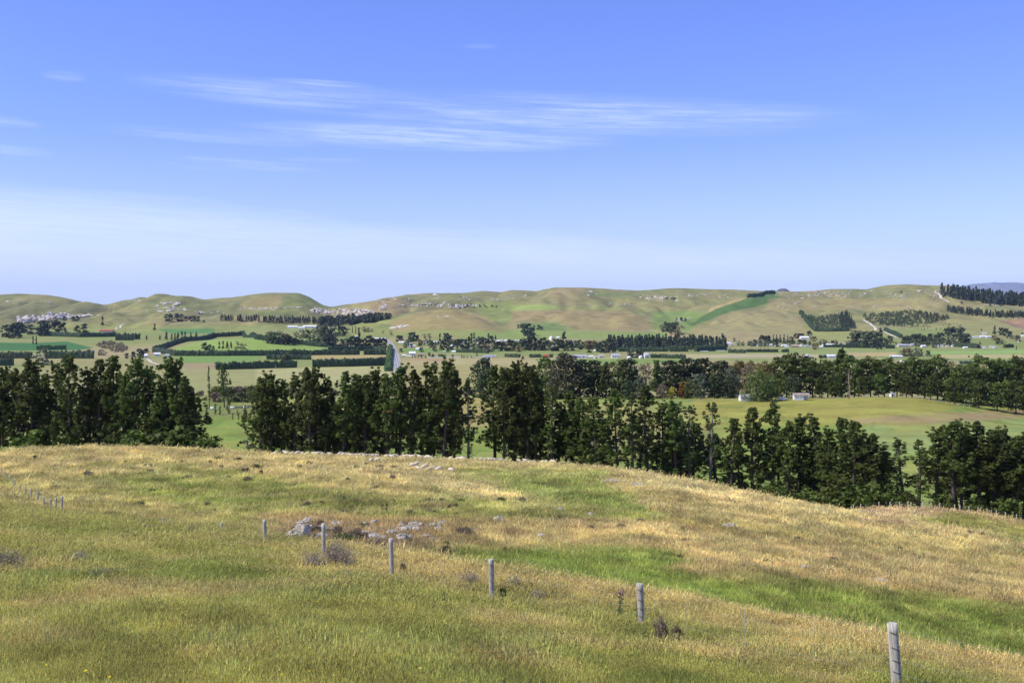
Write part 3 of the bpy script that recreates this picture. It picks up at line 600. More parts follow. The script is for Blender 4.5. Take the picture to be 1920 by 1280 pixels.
grass_layer('hill_grass', 'tussocky straw and green grass on the hill behind the fence', 150000, rn0 + 30, rm1, .34, .02, lambda D: np.clip(D / 90, .6, 2.2), lambda px, py, D, x, y, c: (D > eDat(px) + 4) & (rng.random(len(px)) < 1.15 - .5 * is_green(c)), 0, nblade=14, spread=.3, tintmul=(1.27, 1.2, 1.08), lean=.9)

# ------------------------------------------------------------------ trees
def quads(cent, size, rng, nrm=None, jit=.9, aspect=1.0):
    n = len(cent); N_ = rng.normal(0, 1, (n, 3)); N_ /= np.linalg.norm(N_, axis=1)[:, None]
    if nrm is not None: N_ = nrm + N_ * jit; N_ /= np.linalg.norm(N_, axis=1)[:, None] + 1e-9
    A = np.cross(N_, rng.normal(0, 1, (n, 3))); A /= np.linalg.norm(A, axis=1)[:, None] + 1e-9; B = np.cross(N_, A)
    s_ = (size * rng.uniform(.6, 1.35, n))[:, None]; A = A * s_ * aspect; B = B * s_
    V = np.stack([cent - A, cent - B * .55, cent + A, cent + B * .8], 1).reshape(-1, 3); return V, np.arange(n * 4).reshape(n, 4)
def tubes_np(paths, k=4):
    mb = MB()
    for pts, r in paths: mb.tube(pts, r, k, cap=False)
    return mb
def pine(seed, h=24., wid=3.4, bare=.16, nb=46, lushness=1., needle=None, bark=None, name='pine', qn=44, qs=.215):
    """radiata / macrocarpa shelterbelt tree: leader, upswept limbs, needle tufts in clumps with gaps"""
    g = np.random.default_rng(seed); mb = MB(); tp = []; lx, ly = g.normal(0, .5, 2); ph = g.uniform(0, 6)
    for i in range(9): t = i / 8; tp.append((lx * t + .25 * math.sin(ph + 4 * t), ly * t + .25 * math.cos(ph + 3 * t), h * .97 * t - .6 * (i == 0)))
    mb.tube(tp, [(.36 * (1 - i / 8) ** .8 + .04) for i in range(9)], 7)
    tv = np.array(tp); cents, rads, outs = [], [], []
    def tr(t): return np.array([np.interp(t, np.linspace(0, 1, 9), tv[:, q]) for q in range(3)])
    shape = g.uniform(.75, 1.25, 7)
    for b in range(nb):
        t = bare + (1 - bare) * (b + g.random()) / nb; az_ = b * 2.4 + g.normal(0, .5); prof = (math.sin(min(1, (t - bare + .12) / .42) * 1.57)) * (1.02 - t) ** .55 * 1.12
        Lr = wid * 1.08 * prof * g.uniform(.4, 1.25) * shape[int(az_ / .9) % 7] + .35; up = math.radians(g.uniform(8, 30) + 38 * t ** 2)
        p0 = tr(t * .97); d = np.array((math.cos(az_) * math.cos(up), math.sin(az_) * math.cos(up), math.sin(up))); p1 = p0 + d * Lr * .55 + np.array((0, 0, -.1)); p2 = p0 + d * Lr + np.array((0, 0, .22 * Lr * g.uniform(0, 1)))
        mb.tube([p0, p1, p2], [.085 * (1.1 - t) + .03, .05, .02], 4, cap=False)
        if t < bare + .10 and g.random() < .45: continue        # dead lower limb
        if g.random() > (.93 * lushness if t > .5 else .66 * lushness) and t < .8: continue
        for q in range(max(1, int(2 + Lr * 1.0 * lushness))):
            s_ = g.uniform(.35, 1.04); c = p0 + (p2 - p0) * s_ + g.normal(0, .28, 3) * (.6 + .25 * Lr); cents.append(c); rads.append(g.uniform(.42, .85) * (1.08 - .35 * t)); outs.append(d)
            if g.random() < .5: cents.append(c + np.array((g.normal(0, .2), g.normal(0, .2), g.uniform(.5, 1.0)))); rads.append(g.uniform(.25, .45)); outs.append(np.array((0, 0, 1.)))   # upright candles
    for q in range(5): cents.append(tr(.97) + np.array((g.normal(0, .16), g.normal(0, .16), .45 * q - 1.0))); rads.append(.50 - .07 * q); outs.append(np.array((0, 0, 1.)))
    cents, rads, outs = np.array(cents), np.array(rads), np.array(outs); k = int(qn); n = len(cents)
    R = g.normal(0, 1, (n, k, 3)); R /= np.linalg.norm(R, axis=2)[..., None]; rr = g.random((n, k, 1)) ** .45; off = R * rr * rads[:, None, None] * np.array((1, 1, .78)); Cc = (cents[:, None] + off).reshape(-1, 3)
    nn = (R + np.array((0, 0, .35)) + outs[:, None] * .3).reshape(-1, 3)
    Vq, Fq = quads(Cc, qs, g, nn, .8, .75)
    return [('trunk', mb.mesh(name + '_trunk', [bark or M_BARK], True)), ('crown', mesh(name + '_crown', Vq, [Fq], [needle or M_NEEDLE]))]
def broad(seed, h, wid, low=.12, nc=60, k=26, qs=.5, m_=None, bark=None, name='tree', conic=0., lob=.34):
    g = np.random.default_rng(seed); mb = MB(); tp = [(0, 0, -.5), (g.normal(0, .1), g.normal(0, .1), h * .3), (g.normal(0, .3), g.normal(0, .3), h * .65), (0, 0, h * .9)]
    mb.tube(tp, [.032 * h * .5, .024 * h * .5, .014 * h * .5, .04], 6); cents, rads = [], []
    for i in range(nc):
        t = g.random() ** .85; z = h * (low + (1 - low) * t * .95); R = wid * ((1 - conic) * math.sqrt(max(.02, 1 - (2 * t - .85) ** 2 / 1.45)) + conic * (1.08 - t)) * g.uniform(.35, 1.05) if g.random() < .8 else wid * .3
        a_ = g.uniform(0, 6.283); c = np.array((math.cos(a_) * R, math.sin(a_) * R, z)); cents.append(c); rads.append(wid * lob * g.uniform(.6, 1.25) * (1.1 - .5 * t * max(conic, .2)))
        if i % 4 == 0: mb.tube([(0, 0, z * .6), tuple(c * .5 + np.array((0, 0, z * .35))), tuple(c)], [.012 * h * .4, .008 * h * .4, .02], 4, cap=False)
    cents, rads = np.array(cents), np.array(rads); n = len(cents); R = g.normal(0, 1, (n, k, 3)); R /= np.linalg.norm(R, axis=2)[..., None]; rr = g.random((n, k, 1)) ** .35
    Cc = (cents[:, None] + R * rr * rads[:, None, None] * np.array((1, 1, .8))).reshape(-1, 3); Cc[:, 2] = np.clip(Cc[:, 2], .15, None); Vq, Fq = quads(Cc, qs, g, (R + np.array((0, 0, .3))).reshape(-1, 3), .8)
    return [('trunk', mb.mesh(name + '_trunk', [bark or M_BARK], True)), ('crown', mesh(name + '_crown', Vq, [Fq], [m_ or M_BROAD]))]
def onemesh(parts, name):
    """far copies: crown and trunk in a single mesh"""
    V, Fs, mi, mats, b = [], [], [], [], 0
    for k, (nm, me) in enumerate(parts):
        n = len(me.vertices); co = np.empty(n * 3, np.float32); me.vertices.foreach_get('co', co); V.append(co.reshape(-1, 3))
        for p in me.polygons: Fs.append([v + b for v in p.vertices]); mi.append(k)
        b += n; mats.append(me.materials[0])
    me = bpy.data.meshes.new(name); me.from_pydata(np.concatenate(V).tolist(), [], Fs); me.polygons.foreach_set('material_index', mi)
    for q in mats: me.materials.append(q)
    me.update(); return [(None, me)]
random.seed(5)
# -- the front shelterbelt
PINES = [pine(100 + i, 24, w_, ba, nb, lu) for i, (w_, ba, nb, lu) in enumerate([(5.0, .10, 52, 1.), (4.3, .16, 48, 1.), (5.4, .13, 54, 1.), (4.0, .2, 44, .95), (4.6, .08, 54, 1.), (5.7, .22, 50, .95), (4.2, .12, 48, 1.), (5.0, .18, 48, .95), (4.7, .10, 56, 1.05)])]
SPARSE = [pine(120 + i, 24, 3.2, .15, 34, .62, needle=M_LITREE, bark=M_PBARK, qn=30) for i in range(3)]
LEAN = pine(130, 24, 2.0, .3, 26, .8)
rowL = [(-60, 690), (-35, 672), (-12, 685), (8, 688), (33, 694), (58, 673), (84, 697), (108, 678), (134, 664), (160, 690), (184, 672), (208, 666), (233, 698), (257, 670), (284, 688), (308, 670), (326, 672), (346, 702), (362, 724)]
rowM = [(484, 706), (507, 696), (530, 712), (556, 700), (579, 690), (598, 687), (618, 708), (641, 694), (664, 700), (686, 702), (704, 689), (728, 700), (752, 682), (775, 690), (803, 680), (832, 672), (852, 690), (878, 706),
        (926, 684), (946, 690), (968, 677), (988, 682), (1008, 700), (1034, 722), (1062, 733), (1090, 742), (1118, 744), (1158, 728), (1184, 736), (1212, 722), (1240, 752), (1264, 752), (1293, 756), (1334, 750), (1372, 782), (1408, 762), (1448, 753), (1476, 790), (1500, 776), (1528, 778), (1556, 800), (1582, 782), (1604, 788), (1632, 812), (1660, 846)]
rowR = [(1694, 820), (1724, 820), (1760, 800), (1788, 786), (1806, 790), (1838, 786), (1862, 802), (1886, 800), (1906, 816), (1930, 808), (1955, 800), (1985, 806), (2015, 815)]
SP_X = {1124: 0, 1334: 1, 1694: 2, 878: 0, 1293: 1, 1184: 2}
lite = set(SP_X)
def rowD(x): return float(np.interp(x, [0, 900, 1300, 1500, 1620, 1920], [272, 268, 262, 256, 246, 242]))
LANDM = {'L': ('left front shelterbelt', 'from its left end'), 'M': ('long middle shelterbelt', 'from the grassy gap'), 'R': ('right front shelterbelt', 'from the narrow gap')}
def fronttree(x, ytop, k, label, group, D=None, proto=None, wmul=1.):
    D = D or rowD(x) + random.uniform(-4, 4); b = G(x, D, .2); ztop = -(ytop - HYP) / F * D; hh = ztop - b.z; pr = proto or PINES[k % len(PINES)]
    ws = max(1.0 if x < 1020 else 1.2, hh / 24.) * wmul * random.uniform(.88, 1.15)
    return place('pine_tree', pr, b, label, 'tree', group, random.uniform(0, 6.28), (ws, ws, hh / 24.))
k = 0
for key, row in (('L', rowL), ('M', rowM), ('R', rowR)):
    where, frm = LANDM[key]
    for i, (x, y) in enumerate(row):
        sp = x in lite; pr = SPARSE[SP_X[x]] if sp else (LEAN if x in (346, 1034, 1724) else None)
        look = 'thin pale-limbed pine' if sp else ('slender open-crowned pine' if pr is LEAN else random.choice(('tall dark pine', 'dark shaggy pine', 'dense dark pine', 'dark green pine with tufted top')))
        fronttree(x, y, k + random.randint(0, 2), f'{look} in the {where}, {nth(i)} {frm}', 'pines of the front shelterbelt', proto=pr); k += 1
# shorter trees filling the row behind the tall ones
fill = [(x + 12 + random.uniform(-5, 5), y + random.uniform(26, 62)) for row in (rowL, rowM, rowR) for (x, y) in row if x not in (362, 878, 1660, 1694) and not 840 < x < 925 and random.random() < (.85 if x < 1020 else .9)]
fill.sort()
for i, (x, y) in enumerate(fill):
    fronttree(x, y, k, f'shorter dark pine just behind the front row, {nth(i)} from the left', 'shorter pines behind the front row', D=rowD(x) + 9, wmul=1.0); k += 1
# low bushes at the foot of the belt
BUSH = [broad(200 + i, 5.0, 3.3, .0, 30, 26, .34, M_NEEDLE, name='bush', lob=.36) for i in range(3)]
bx = [(292, 808), (312, 812), (332, 804), (352, 808), (372, 818), (60, 812), (130, 812), (210, 815), (255, 812)] + [(x, None) for x in (490, 520, 548, 590, 640, 700, 735, 800, 850, 905, 1010, 1075, 1130, 1200, 1250, 1310, 1345, 1440, 1462, 1484, 1506, 1530, 1552, 1574, 1596, 1622, 1650, 1700, 1770, 1830, 1890)]
bx.sort()
for i, (x, y) in enumerate(bx):
    D = rowD(x) - 6; b = G(x, D, .2); big = 1440 <= x <= 1660
    hh = (-(y - HYP) / F * D - b.z) if y else random.uniform(4.2, 6.0) * (1.15 if big else .8)
    place('bush', BUSH[i % 3], b, f'dark low bush at the foot of the front shelterbelt, {nth(i)} from the left', 'bush', 'bushes under the front shelterbelt', random.uniform(0, 6.28), (1.15 * hh / 5, 1.15 * hh / 5, hh / 5))

# -- second wood, further down the valley
B2 = {'dark': [broad(300 + i, 20, 6.0, .05, 74, 24, .62, M_BROAD, name='broad') for i in range(3)],
      'mac': [broad(310 + i, 20, 6.3, .14, 62, 26, .60, M_NEEDLE, name='macrocarpa', lob=.30) for i in range(4)],
      'gum': [broad(320 + i, 20, 6.6, .02, 80, 24, .58, leaf('gum_leaves_%d' % i, (.05, .055, .025), (.10, .10, .045), .2, (.13, .12, .06)), name='gum') for i in range(2)],
      'con': [broad(330, 20, 4.4, .02, 74, 22, .55, M_LITREE, name='conifer', conic=.85)], 'cond': [broad(331, 20, 4.8, .02, 74, 22, .55, M_NEEDLE, name='conifer', conic=.85)],
      'wil': [broad(340, 20, 7.5, .02, 80, 26, .55, M_WILLOW, name='willow')], 'grey': [broad(341, 20, 6.0, .02, 66, 22, .55, M_GREY, name='silver_tree')],
      'olv': [broad(342, 20, 6.6, .02, 70, 24, .6, M_OLV, name='olive_tree')], 'rust': [broad(343, 20, 6.5, .02, 66, 24, .6, M_RUST, name='rusty_tree')], 'or': [broad(344, 20, 4.5, .05, 50, 22, .6, M_ORANGE, name='orange_tree')],
      'yel': [broad(345, 20, 5.0, .05, 50, 22, .6, M_YELLOW, name='yellow_tree')], 'twig': [broad(346, 20, 6.5, .02, 56, 18, .5, M_BROWNL, name='bare_tree')]}
NMT = {'dark': ('broadleaf_tree', 'dark round-headed tree'), 'mac': ('pine_tree', 'dark billowing pine'), 'gum': ('gum_tree', 'grey-brown gum tree'), 'con': ('conifer', 'pale green pointed conifer'), 'cond': ('conifer', 'dark pointed conifer'), 'wil': ('willow_tree', 'lime green spreading willow'),
       'grey': ('silver_tree', 'silvery grey tree'), 'olv': ('broadleaf_tree', 'olive green tree'), 'rust': ('autumn_tree', 'rust-tinted autumn tree'), 'or': ('autumn_tree', 'bright orange autumn tree'), 'yel': ('autumn_tree', 'yellow autumn tree'), 'twig': ('bare_tree', 'brown half-bare tree')}
second = [(905, 672, 700, 'dark', .6), (948, 688, 690, 'mac', .8), (1022, 668, 690, 'mac', .7), (1040, 690, 670, 'gum', 1), (1062, 662, 660, 'gum', 1.25), (1088, 674, 664, 'dark', 1.1), (1114, 674, 668, 'dark', .8), (1136, 676, 660, 'cond', 1), (1160, 672, 664, 'olv', 1), (1178, 671, 668, 'dark', 1.05),
          (1210, 680, 690, 'twig', .9), (1232, 672, 660, 'con', 1.15), (1258, 674, 690, 'dark', 1.2), (1290, 670, 690, 'dark', 1.3), (1320, 670, 700, 'dark', 1.3), (1350, 676, 690, 'dark', 1.1), (1385, 676, 720, 'rust', 1), (1372, 690, 680, 'grey', .8), (1405, 684, 700, 'twig', 1), (1440, 682, 690, 'rust', 1.1), (1455, 690, 700, 'olv', 1),
          (1200, 708, 640, 'grey', 1), (1180, 712, 640, 'dark', .9), (1242, 720, 636, 'twig', .8), (1260, 724, 638, 'yel', .2), (1278, 716, 640, 'or', .2), (1292, 710, 642, 'olv', .7), (1312, 700, 638, 'grey', 1.), (1340, 702, 640, 'dark', 1.2), (1368, 706, 642, 'dark', 1.2), (1418, 694, 598, 'wil', 1.2), (1440, 700, 604, 'wil', .9),
          (1475, 664, 640, 'mac', 1.2), (1498, 662, 650, 'mac', 1.2), (1524, 676, 640, 'mac', 1.2), (1552, 674, 650, 'mac', 1.2), (1578, 652, 650, 'cond', 1.6), (1602, 668, 640, 'mac', 1.1), (1632, 668, 640, 'mac', 1.1), (1658, 670, 650, 'mac', 1.1), (1682, 680, 640, 'mac', 1.1), (1710, 670, 640, 'mac', 1.2), (1734, 676, 650, 'mac', 1.1), (1758, 666, 640, 'mac', 1.2),
          (1786, 676, 650, 'olv', 1), (1806, 684, 630, 'mac', 1.1), (1828, 688, 640, 'mac', 1.1), (1848, 667, 640, 'mac', 1.4), (1876, 672, 640, 'mac', 1.2), (1898, 676, 650, 'mac', 1.1), (1918, 668, 640, 'mac', 1.3), (1945, 672, 640, 'mac', 1.2), (1980, 668, 640, 'mac', 1.2), (2020, 672, 640, 'mac', 1.3),
          (1488, 700, 625, 'dark', 1), (1536, 704, 625, 'cond', 1.3), (1565, 700, 627, 'mac', 1), (1620, 704, 625, 'mac', 1), (1648, 702, 625, 'mac', 1), (1700, 700, 622, 'mac', 1), (1745, 704, 622, 'mac', 1), (1790, 708, 610, 'mac', 1.1), (1835, 712, 600, 'mac', 1.2), (1870, 716, 595, 'mac', 1.2), (1905, 712, 590, 'mac', 1.3), (1940, 716, 590, 'mac', 1.3)]
second.sort()
cnt = {}
for i, (x, y, D, ty, wm) in enumerate(second):
    b = G(x, D, .3); hh = -(y - HYP) / F * D - b.z; nm, look = NMT[ty]; s_ = hh / 20.; cnt[ty] = cnt.get(ty, -1) + 1; wsc = max(.6, s_) * ((1.18 if ty in ('mac', 'dark') else .98) + .3 * (wm - .8))
    place(nm, B2[ty][i % len(B2[ty])], b, f'{look} in the second wood, {nth(cnt[ty])} of its kind from left', 'tree', 'trees of the second wood', random.uniform(0, 6.28), (wsc, wsc, s_))
# dead tree among the right pines
mb = MB(); g = np.random.default_rng(3)
mb.tube([(0, 0, -.5), (.3, 0, 6), (-.3, .2, 12), (.2, 0, 17)], [.4, .32, .22, .08], 6)
for i in range(26):
    z = g.uniform(2, 16); a_ = g.uniform(0, 6.28); L_ = g.uniform(1.5, 4.2) * (1 if z > 5 else 1.1); d = np.array((math.cos(a_), math.sin(a_) * .6, g.uniform(-.3, .9))); p = np.array((0, 0, z)); mb.tube([p, p + d * L_ * .5 + (0, 0, .3), p + d * L_], [.13, .08, .03], 4, cap=False)
deadm = mb.mesh('dead_branches', [plain('dead_wood', (.36, .27, .20), .9, .3, 1)], True)
place('dead_tree', [('trunk', deadm)], G(1592, 607, .3), 'bare dead tree with pinkish grey limbs against the dark pines', 'tree')

# two lone trees and scrub in the gap at left
place('pine_tree', LEAN, G(392, 560, .2), 'thin lone pine with a small top beside the gap', 'tree', None, 1., (.62, .62, (-(683 - HYP) / F * 560 - G(392, 560).z) / 24))
place('pine_tree', PINES[2], G(421, 566, .2), 'stout lone pine beside the scrub in the gap', 'tree', None, 2., (.85, .85, (-(681 - HYP) / F * 566 - G(421, 566).z) / 24))
SCR = [broad(360 + i, 4, 3.6, 0, 26, 20, .42, [M_OLV, M_BROWNL, M_BROAD][i], name='scrub', lob=.4) for i in range(3)]
sc_pts = [(x, D) for D in (640, 700, 780) for x in range(405 + (D // 7) % 9, 500, 13)] + [(x, 590) for x in (404, 436, 448, 462, 476)] + [(x, 800) for x in (880, 905, 930, 1000, 1015)] + [(x, 760) for x in range(520, 860, 26)] + [(x, 740) for x in range(160, 380, 24)]
sc_pts.sort()
for i, (x, D) in enumerate(sc_pts):
    place('scrub_bush', SCR[random.choice((0, 0, 1, 1, 2))], G(x, D, .2), f'brown-green scrub bush on the river flat, {nth(i)} from the left', 'bush', 'scrub bushes on the river flat', random.uniform(0, 6.28), random.uniform(.9, 1.6))
POPL = onemesh(broad(370, 9, 1.0, .02, 30, 14, .3, M_WILLOW, name='poplar', lob=.7), 'young_poplar')
for i, (x, y) in enumerate([(388, 779), (404, 776), (412, 778), (428, 775), (445, 779), (460, 780), (436, 786), (447, 787), (461, 786)]):
    place('young_poplar', POPL, at(x, y, .1), f'young poplar sapling in the green gap paddock, {nth(i)} planted', 'tree', 'young poplars in the gap paddock', random.uniform(0, 6), random.uniform(.35, .95) if i != 3 else 1.)
mb = MB(); mb.tube([(-1, 0, .5), (-.5, 0, .52), (.5, 0, .52), (1, 0, .5)], [.42, .55, .55, .42], 10)
BALE = [(None, mb.mesh('bale', [M_WHITE], True))]
for i, (x, y) in enumerate([(398, 767), (436, 766), (460, 765)]):
    place('silage_bale', BALE, at(x, y), f'white wrapped bale in the gap paddock, {nth(i)} from the left', 'bale', 'white bales in the gap paddock', random.uniform(-.4, .4), 1.1)
mb = MB(); mb.tube([(0, 0, -.3), (.1, 0, 1.3), (-.15, 0, 2.4), (.05, 0, 3.2)], [.5, .42, .5, .25], 8)
for a_, z, L_ in ((0.3, 2, 1.1), (2.8, 2.3, 1.2), (1.5, 2.6, 1.4), (4., 1.6, .8)): mb.tube([(0, 0, z), (math.cos(a_) * L_ * .6, 0, z + .5), (math.cos(a_) * L_, 0, z + 1.3)], [.2, .14, .08], 5)
place('tree_stump', [(None, mb.mesh('stump', [M_PBARK], True))], G(463, 420, .1), 'pale broken tree stump standing in the green gap', 'stump', None, .4, 1.1)

# ------------------------------------------------------------------ farm sheds of the valley
def gable(wd, ln, hw, hr, wall, roof, ov=.35, wins=(), door=None, rooft=.12):
    """box walls with gable ends along x, two roof slopes, windows and a door as parts"""
    a, b = ln / 2, wd / 2; mb = MB(); mb.add([(-a, -b, -.6), (a, -b, -.6), (a, b, -.6), (-a, b, -.6), (-a, -b, hw), (a, -b, hw), (a, b, hw), (-a, b, hw), (-a, 0, hw + hr), (a, 0, hw + hr)],
                                    [(0, 1, 5, 4), (2, 3, 7, 6), (1, 2, 6, 9, 5), (3, 0, 4, 8, 7)])
    wl = ('wall', mb.mesh('wall', [wall])); rb = MB(); sl = hr / b
    for s_ in (-1, 1):
        e0 = (b + ov); z0 = hw - sl * ov + .03
        pts = [(-a - ov, s_ * e0, z0), (a + ov, s_ * e0, z0), (a + ov, 0, hw + hr + .03), (-a - ov, 0, hw + hr + .03)]
        rb.add(pts + [(p[0], p[1], p[2] + rooft) for p in pts], [(0, 1, 2, 3), (7, 6, 5, 4), (0, 4, 5, 1), (1, 5, 6, 2), (2, 6, 7, 3), (3, 7, 4, 0)])
    out = [wl, ('roof', rb.mesh('roof', [roof]))]
    for (x, z, w_, h_) in wins:
        q = MB(); q.box((x, -b - .04, z), (w_, .08, h_)); out.append(('window', q.mesh('window', [M_GLASS])))
    if door: q = MB(); q.box((door[0], -b - .05, door[2] / 2 - .1), (door[1], .1, door[2])); out.append(('door', q.mesh('door', [door[3] if len(door) > 3 else M_DARK])))
    return out
# open-fronted hay shed
mb = MB(); mb.box((-1.8, 0, 1.2), (6.0, 4.2, 3.2)); mb.box((3.0, 1.95, 1.2), (3.6, .15, 3.2))
rb = MB(); rb.add([(-5.4, -2.6, 2.6), (5.2, -2.6, 2.6), (5.2, .6, 3.9), (-5.4, .6, 3.9), (-5.4, -2.6, 2.75), (5.2, -2.6, 2.75), (5.2, .6, 4.05), (-5.4, .6, 4.05), (-5.4, 2.6, 3.0), (5.2, 2.6, 3.0), (5.2, 2.6, 3.15), (-5.4, 2.6, 3.15)],
               [(0, 1, 2, 3), (7, 6, 5, 4), (0, 4, 5, 1), (1, 5, 6, 2), (3, 7, 4, 0), (3, 2, 9, 8), (7, 11, 10, 6), (8, 9, 10, 11), (2, 6, 10, 9), (3, 8, 11, 7)])
pb = MB(); pb.box((4.7, -2., 1.3), (.2, .2, 3.0)); pb2 = MB(); pb2.box((3.0, -2., 1.3), (.2, .2, 3.0))
place('hay_shed', [('wall', mb.mesh('shed_wall', [M_WHITE])), ('roof', rb.mesh('shed_roof', [M_BROWNR])), ('post', pb.mesh('shed_post', [M_WOOD])), ('post', pb2.mesh('shed_post', [M_WOOD]))], at(1502, 750, 0) + Vector((0, 0, .5)), 'white shed with rusty brown roof and open right bay', 'shed', None, 0., .88)
place('cottage', gable(4.5, 11, 2.0, 1.5, M_WHITE, M_GREYR, wins=((-3, 1.1, .8, .8), (1, 1.1, .8, .8), (4, 1.1, .8, .8))), at(1402, 751) + Vector((0, 0, .5)), 'long low white cottage with grey roof under the lime green willow', 'cottage', None, .1, .85)
place('shed', gable(2.6, 2.8, 2.0, .8, M_WHITE, M_GREYR, door=(-.6, .8, 1.7)), at(1673, 744) + Vector((0, 0, .3)), 'small white hut in front of the dark pines, right of the shed', 'shed', None, .2)
place('farmhouse', gable(6, 9, 3, 2.2, M_WHITE, M_REDR, wins=((-2, 1.6, 1.2, 1.2), (2, 1.6, 1.2, 1.2)), door=(0, 1, 2.1)), G(724, 520) , 'white house with red-brown roof glimpsed through the middle pines', 'house', None, .3, 1.0)
def carparts(c):
    b_ = MB(); b_.box((0, 0, .62), (4.3, 1.75, .62), 0, 0, .96); cb = MB(); cb.box((-.2, 0, 1.2), (2.3, 1.6, .58), 0, 0, .8); gl = MB(); gl.box((-.2, 0, 1.2), (2.1, 1.66, .34), 0, 0, .86); out = [('body', b_.mesh('car_body', [c])), ('cabin', cb.mesh('car_cabin', [c])), ('window', gl.mesh('car_window', [M_GLASS]))]
    for x in (-1.35, 1.35):
        for y in (-.8, .8): q = MB(); q.tube([(x, y - .1, .33), (x, y + .1, .33)], .33, 10); out.append(('wheel', q.mesh('wheel', [M_DARK])))
    return out
M_CARP = [mat('car_paint_%d' % i, (lambda c: (lambda t, b: c))(c), .3, .5) for i, c in enumerate([(.7, .7, .7), (.4, .05, .04), (.05, .09, .2), (.3, .3, .31)])]
CARS = [carparts(c) for c in M_CARP]
place('parked_pickup', CARS[0], at(1468, 751) + Vector((0, 0, .4)), 'white vehicle parked left of the open white shed', 'car', None, .2, 1.1)

# ------------------------------------------------------------------ far trees, hedges, woods
FT = {'dark': [onemesh(broad(400 + i, 16, 5.0, .0, 30, 12, 1.15, M_FARDARK, name='far'), 'far_dark_tree') for i in range(4)], 'con': [onemesh(broad(410 + i, 18, 3.6, .0, 30, 12, 1.0, M_FARDARK, name='far', conic=.95), 'far_conifer') for i in range(3)],
      'mid': [onemesh(broad(420 + i, 14, 5.2, .0, 28, 12, 1.1, M_FARMID, name='far'), 'far_green_tree') for i in range(3)], 'pop': [onemesh(broad(430, 20, 1.5, .0, 34, 10, .9, M_FARMID, name='far', lob=.6), 'far_poplar')],
      'pale': [onemesh(broad(440, 14, 5.4, .0, 26, 10, 1.0, M_FARPALE, name='far'), 'far_pale_tree')], 'rust': [onemesh(broad(450, 12, 5.6, .0, 26, 12, 1.1, M_FARRUST, name='far'), 'far_rust_tree')], 'twig': [onemesh(broad(460, 14, 5.2, .0, 26, 8, .8, M_BROWNL, name='far'), 'far_bare_tree')]}
FN = {'dark': ('dark_tree', 'dark rounded tree'), 'con': ('conifer', 'dark pointed conifer'), 'mid': ('green_tree', 'mid-green tree'), 'pop': ('poplar_tree', 'slim poplar'), 'pale': ('pale_tree', 'pale grey-green tree'), 'rust': ('autumn_tree', 'rusty autumn tree'), 'twig': ('bare_tree', 'brown bare-twigged tree')}
FH = {'dark': 16, 'con': 18, 'mid': 14, 'pop': 20, 'pale': 14, 'rust': 12, 'twig': 14}
fcount = {}
def fartree(ty, x, ybase, ytop, where, wpx=None):
    b = at(x, ybase, .3); D = b.y; hh = (ybase - ytop) / F * D; s_ = hh / FH[ty]; nm, look = FN[ty]
    wid = {'dark': 10, 'con': 7.2, 'mid': 10.4, 'pop': 3.4, 'pale': 11, 'rust': 11.5, 'twig': 10.5}[ty]; ws = s_ * (1.25 if ty not in ('pop', 'con') else 1.05) if wpx is None else wpx / F * D / wid
    kk = (where, ty); fcount[kk] = fcount.get(kk, -1) + 1
    place(nm, random.choice(FT[ty]), b, f'{look} {where}, {nth(fcount[kk])} from the left', 'tree', look + 's ' + where, random.uniform(0, 6.28), (ws, ws, s_))
W1 = 'among the paddocks at far left'
for q in sorted([(12, 632, 608), (22, 634, 606), (32, 634, 603), (38, 630, 603), (57, 627, 608), (72, 628, 612), (80, 630, 600), (86, 630, 601), (103, 625, 598), (115, 625, 603), (145, 624, 609), (158, 624, 606), (121, 602, 592), (138, 602, 592), (145, 602, 591), (250, 671, 658), (262, 668, 652), (274, 665, 652), (268, 668, 655), (238, 672, 661), (280, 625, 628)]):
    if q[1] > q[2]: fartree('dark', *q, W1)
for q in [(275, 637, 627), (300, 637, 627), (312, 637, 620), (322, 637, 624), (328, 637, 624), (334, 637, 622), (341, 636, 620), (347, 636, 621), (358, 633, 622), (368, 633, 621), (192, 609, 592), (290, 620, 606)]: fartree('con', *q, W1)
for q in [(62, 646, 629), (68, 646, 628)]: fartree('pop', *q, W1)
for q in [(80, 684, 652, 32), (190, 666, 655, 18), (265, 668, 657, 18), (322, 664, 656, 14)]: fartree('pale', q[0], q[1], q[2], W1, q[3])
W2 = 'in the clump on the left hillside'
for q in [(312, 602, 588, 9), (320, 602, 587, 9), (332, 603, 586, 11), (340, 603, 588, 9), (349, 603, 592, 8), (357, 603, 592, 8), (365, 603, 591, 9), (372, 603, 592, 7), (382, 604, 600, 5)]: fartree('dark', q[0], q[1], q[2], W2, q[3])
W3 = 'on the small green rise'
for q in [(385, 656, 641), (393, 656, 645), (400, 655, 648)]: fartree('mid', *q, W3)
for q in [(411, 653, 639), (418, 653, 638), (426, 653, 638), (433, 653, 639)]: fartree('con', *q, W3)
for q in [(446, 655, 638), (458, 654, 643)]: fartree('twig', *q, W3)
W4 = 'in the groves left of the highway'
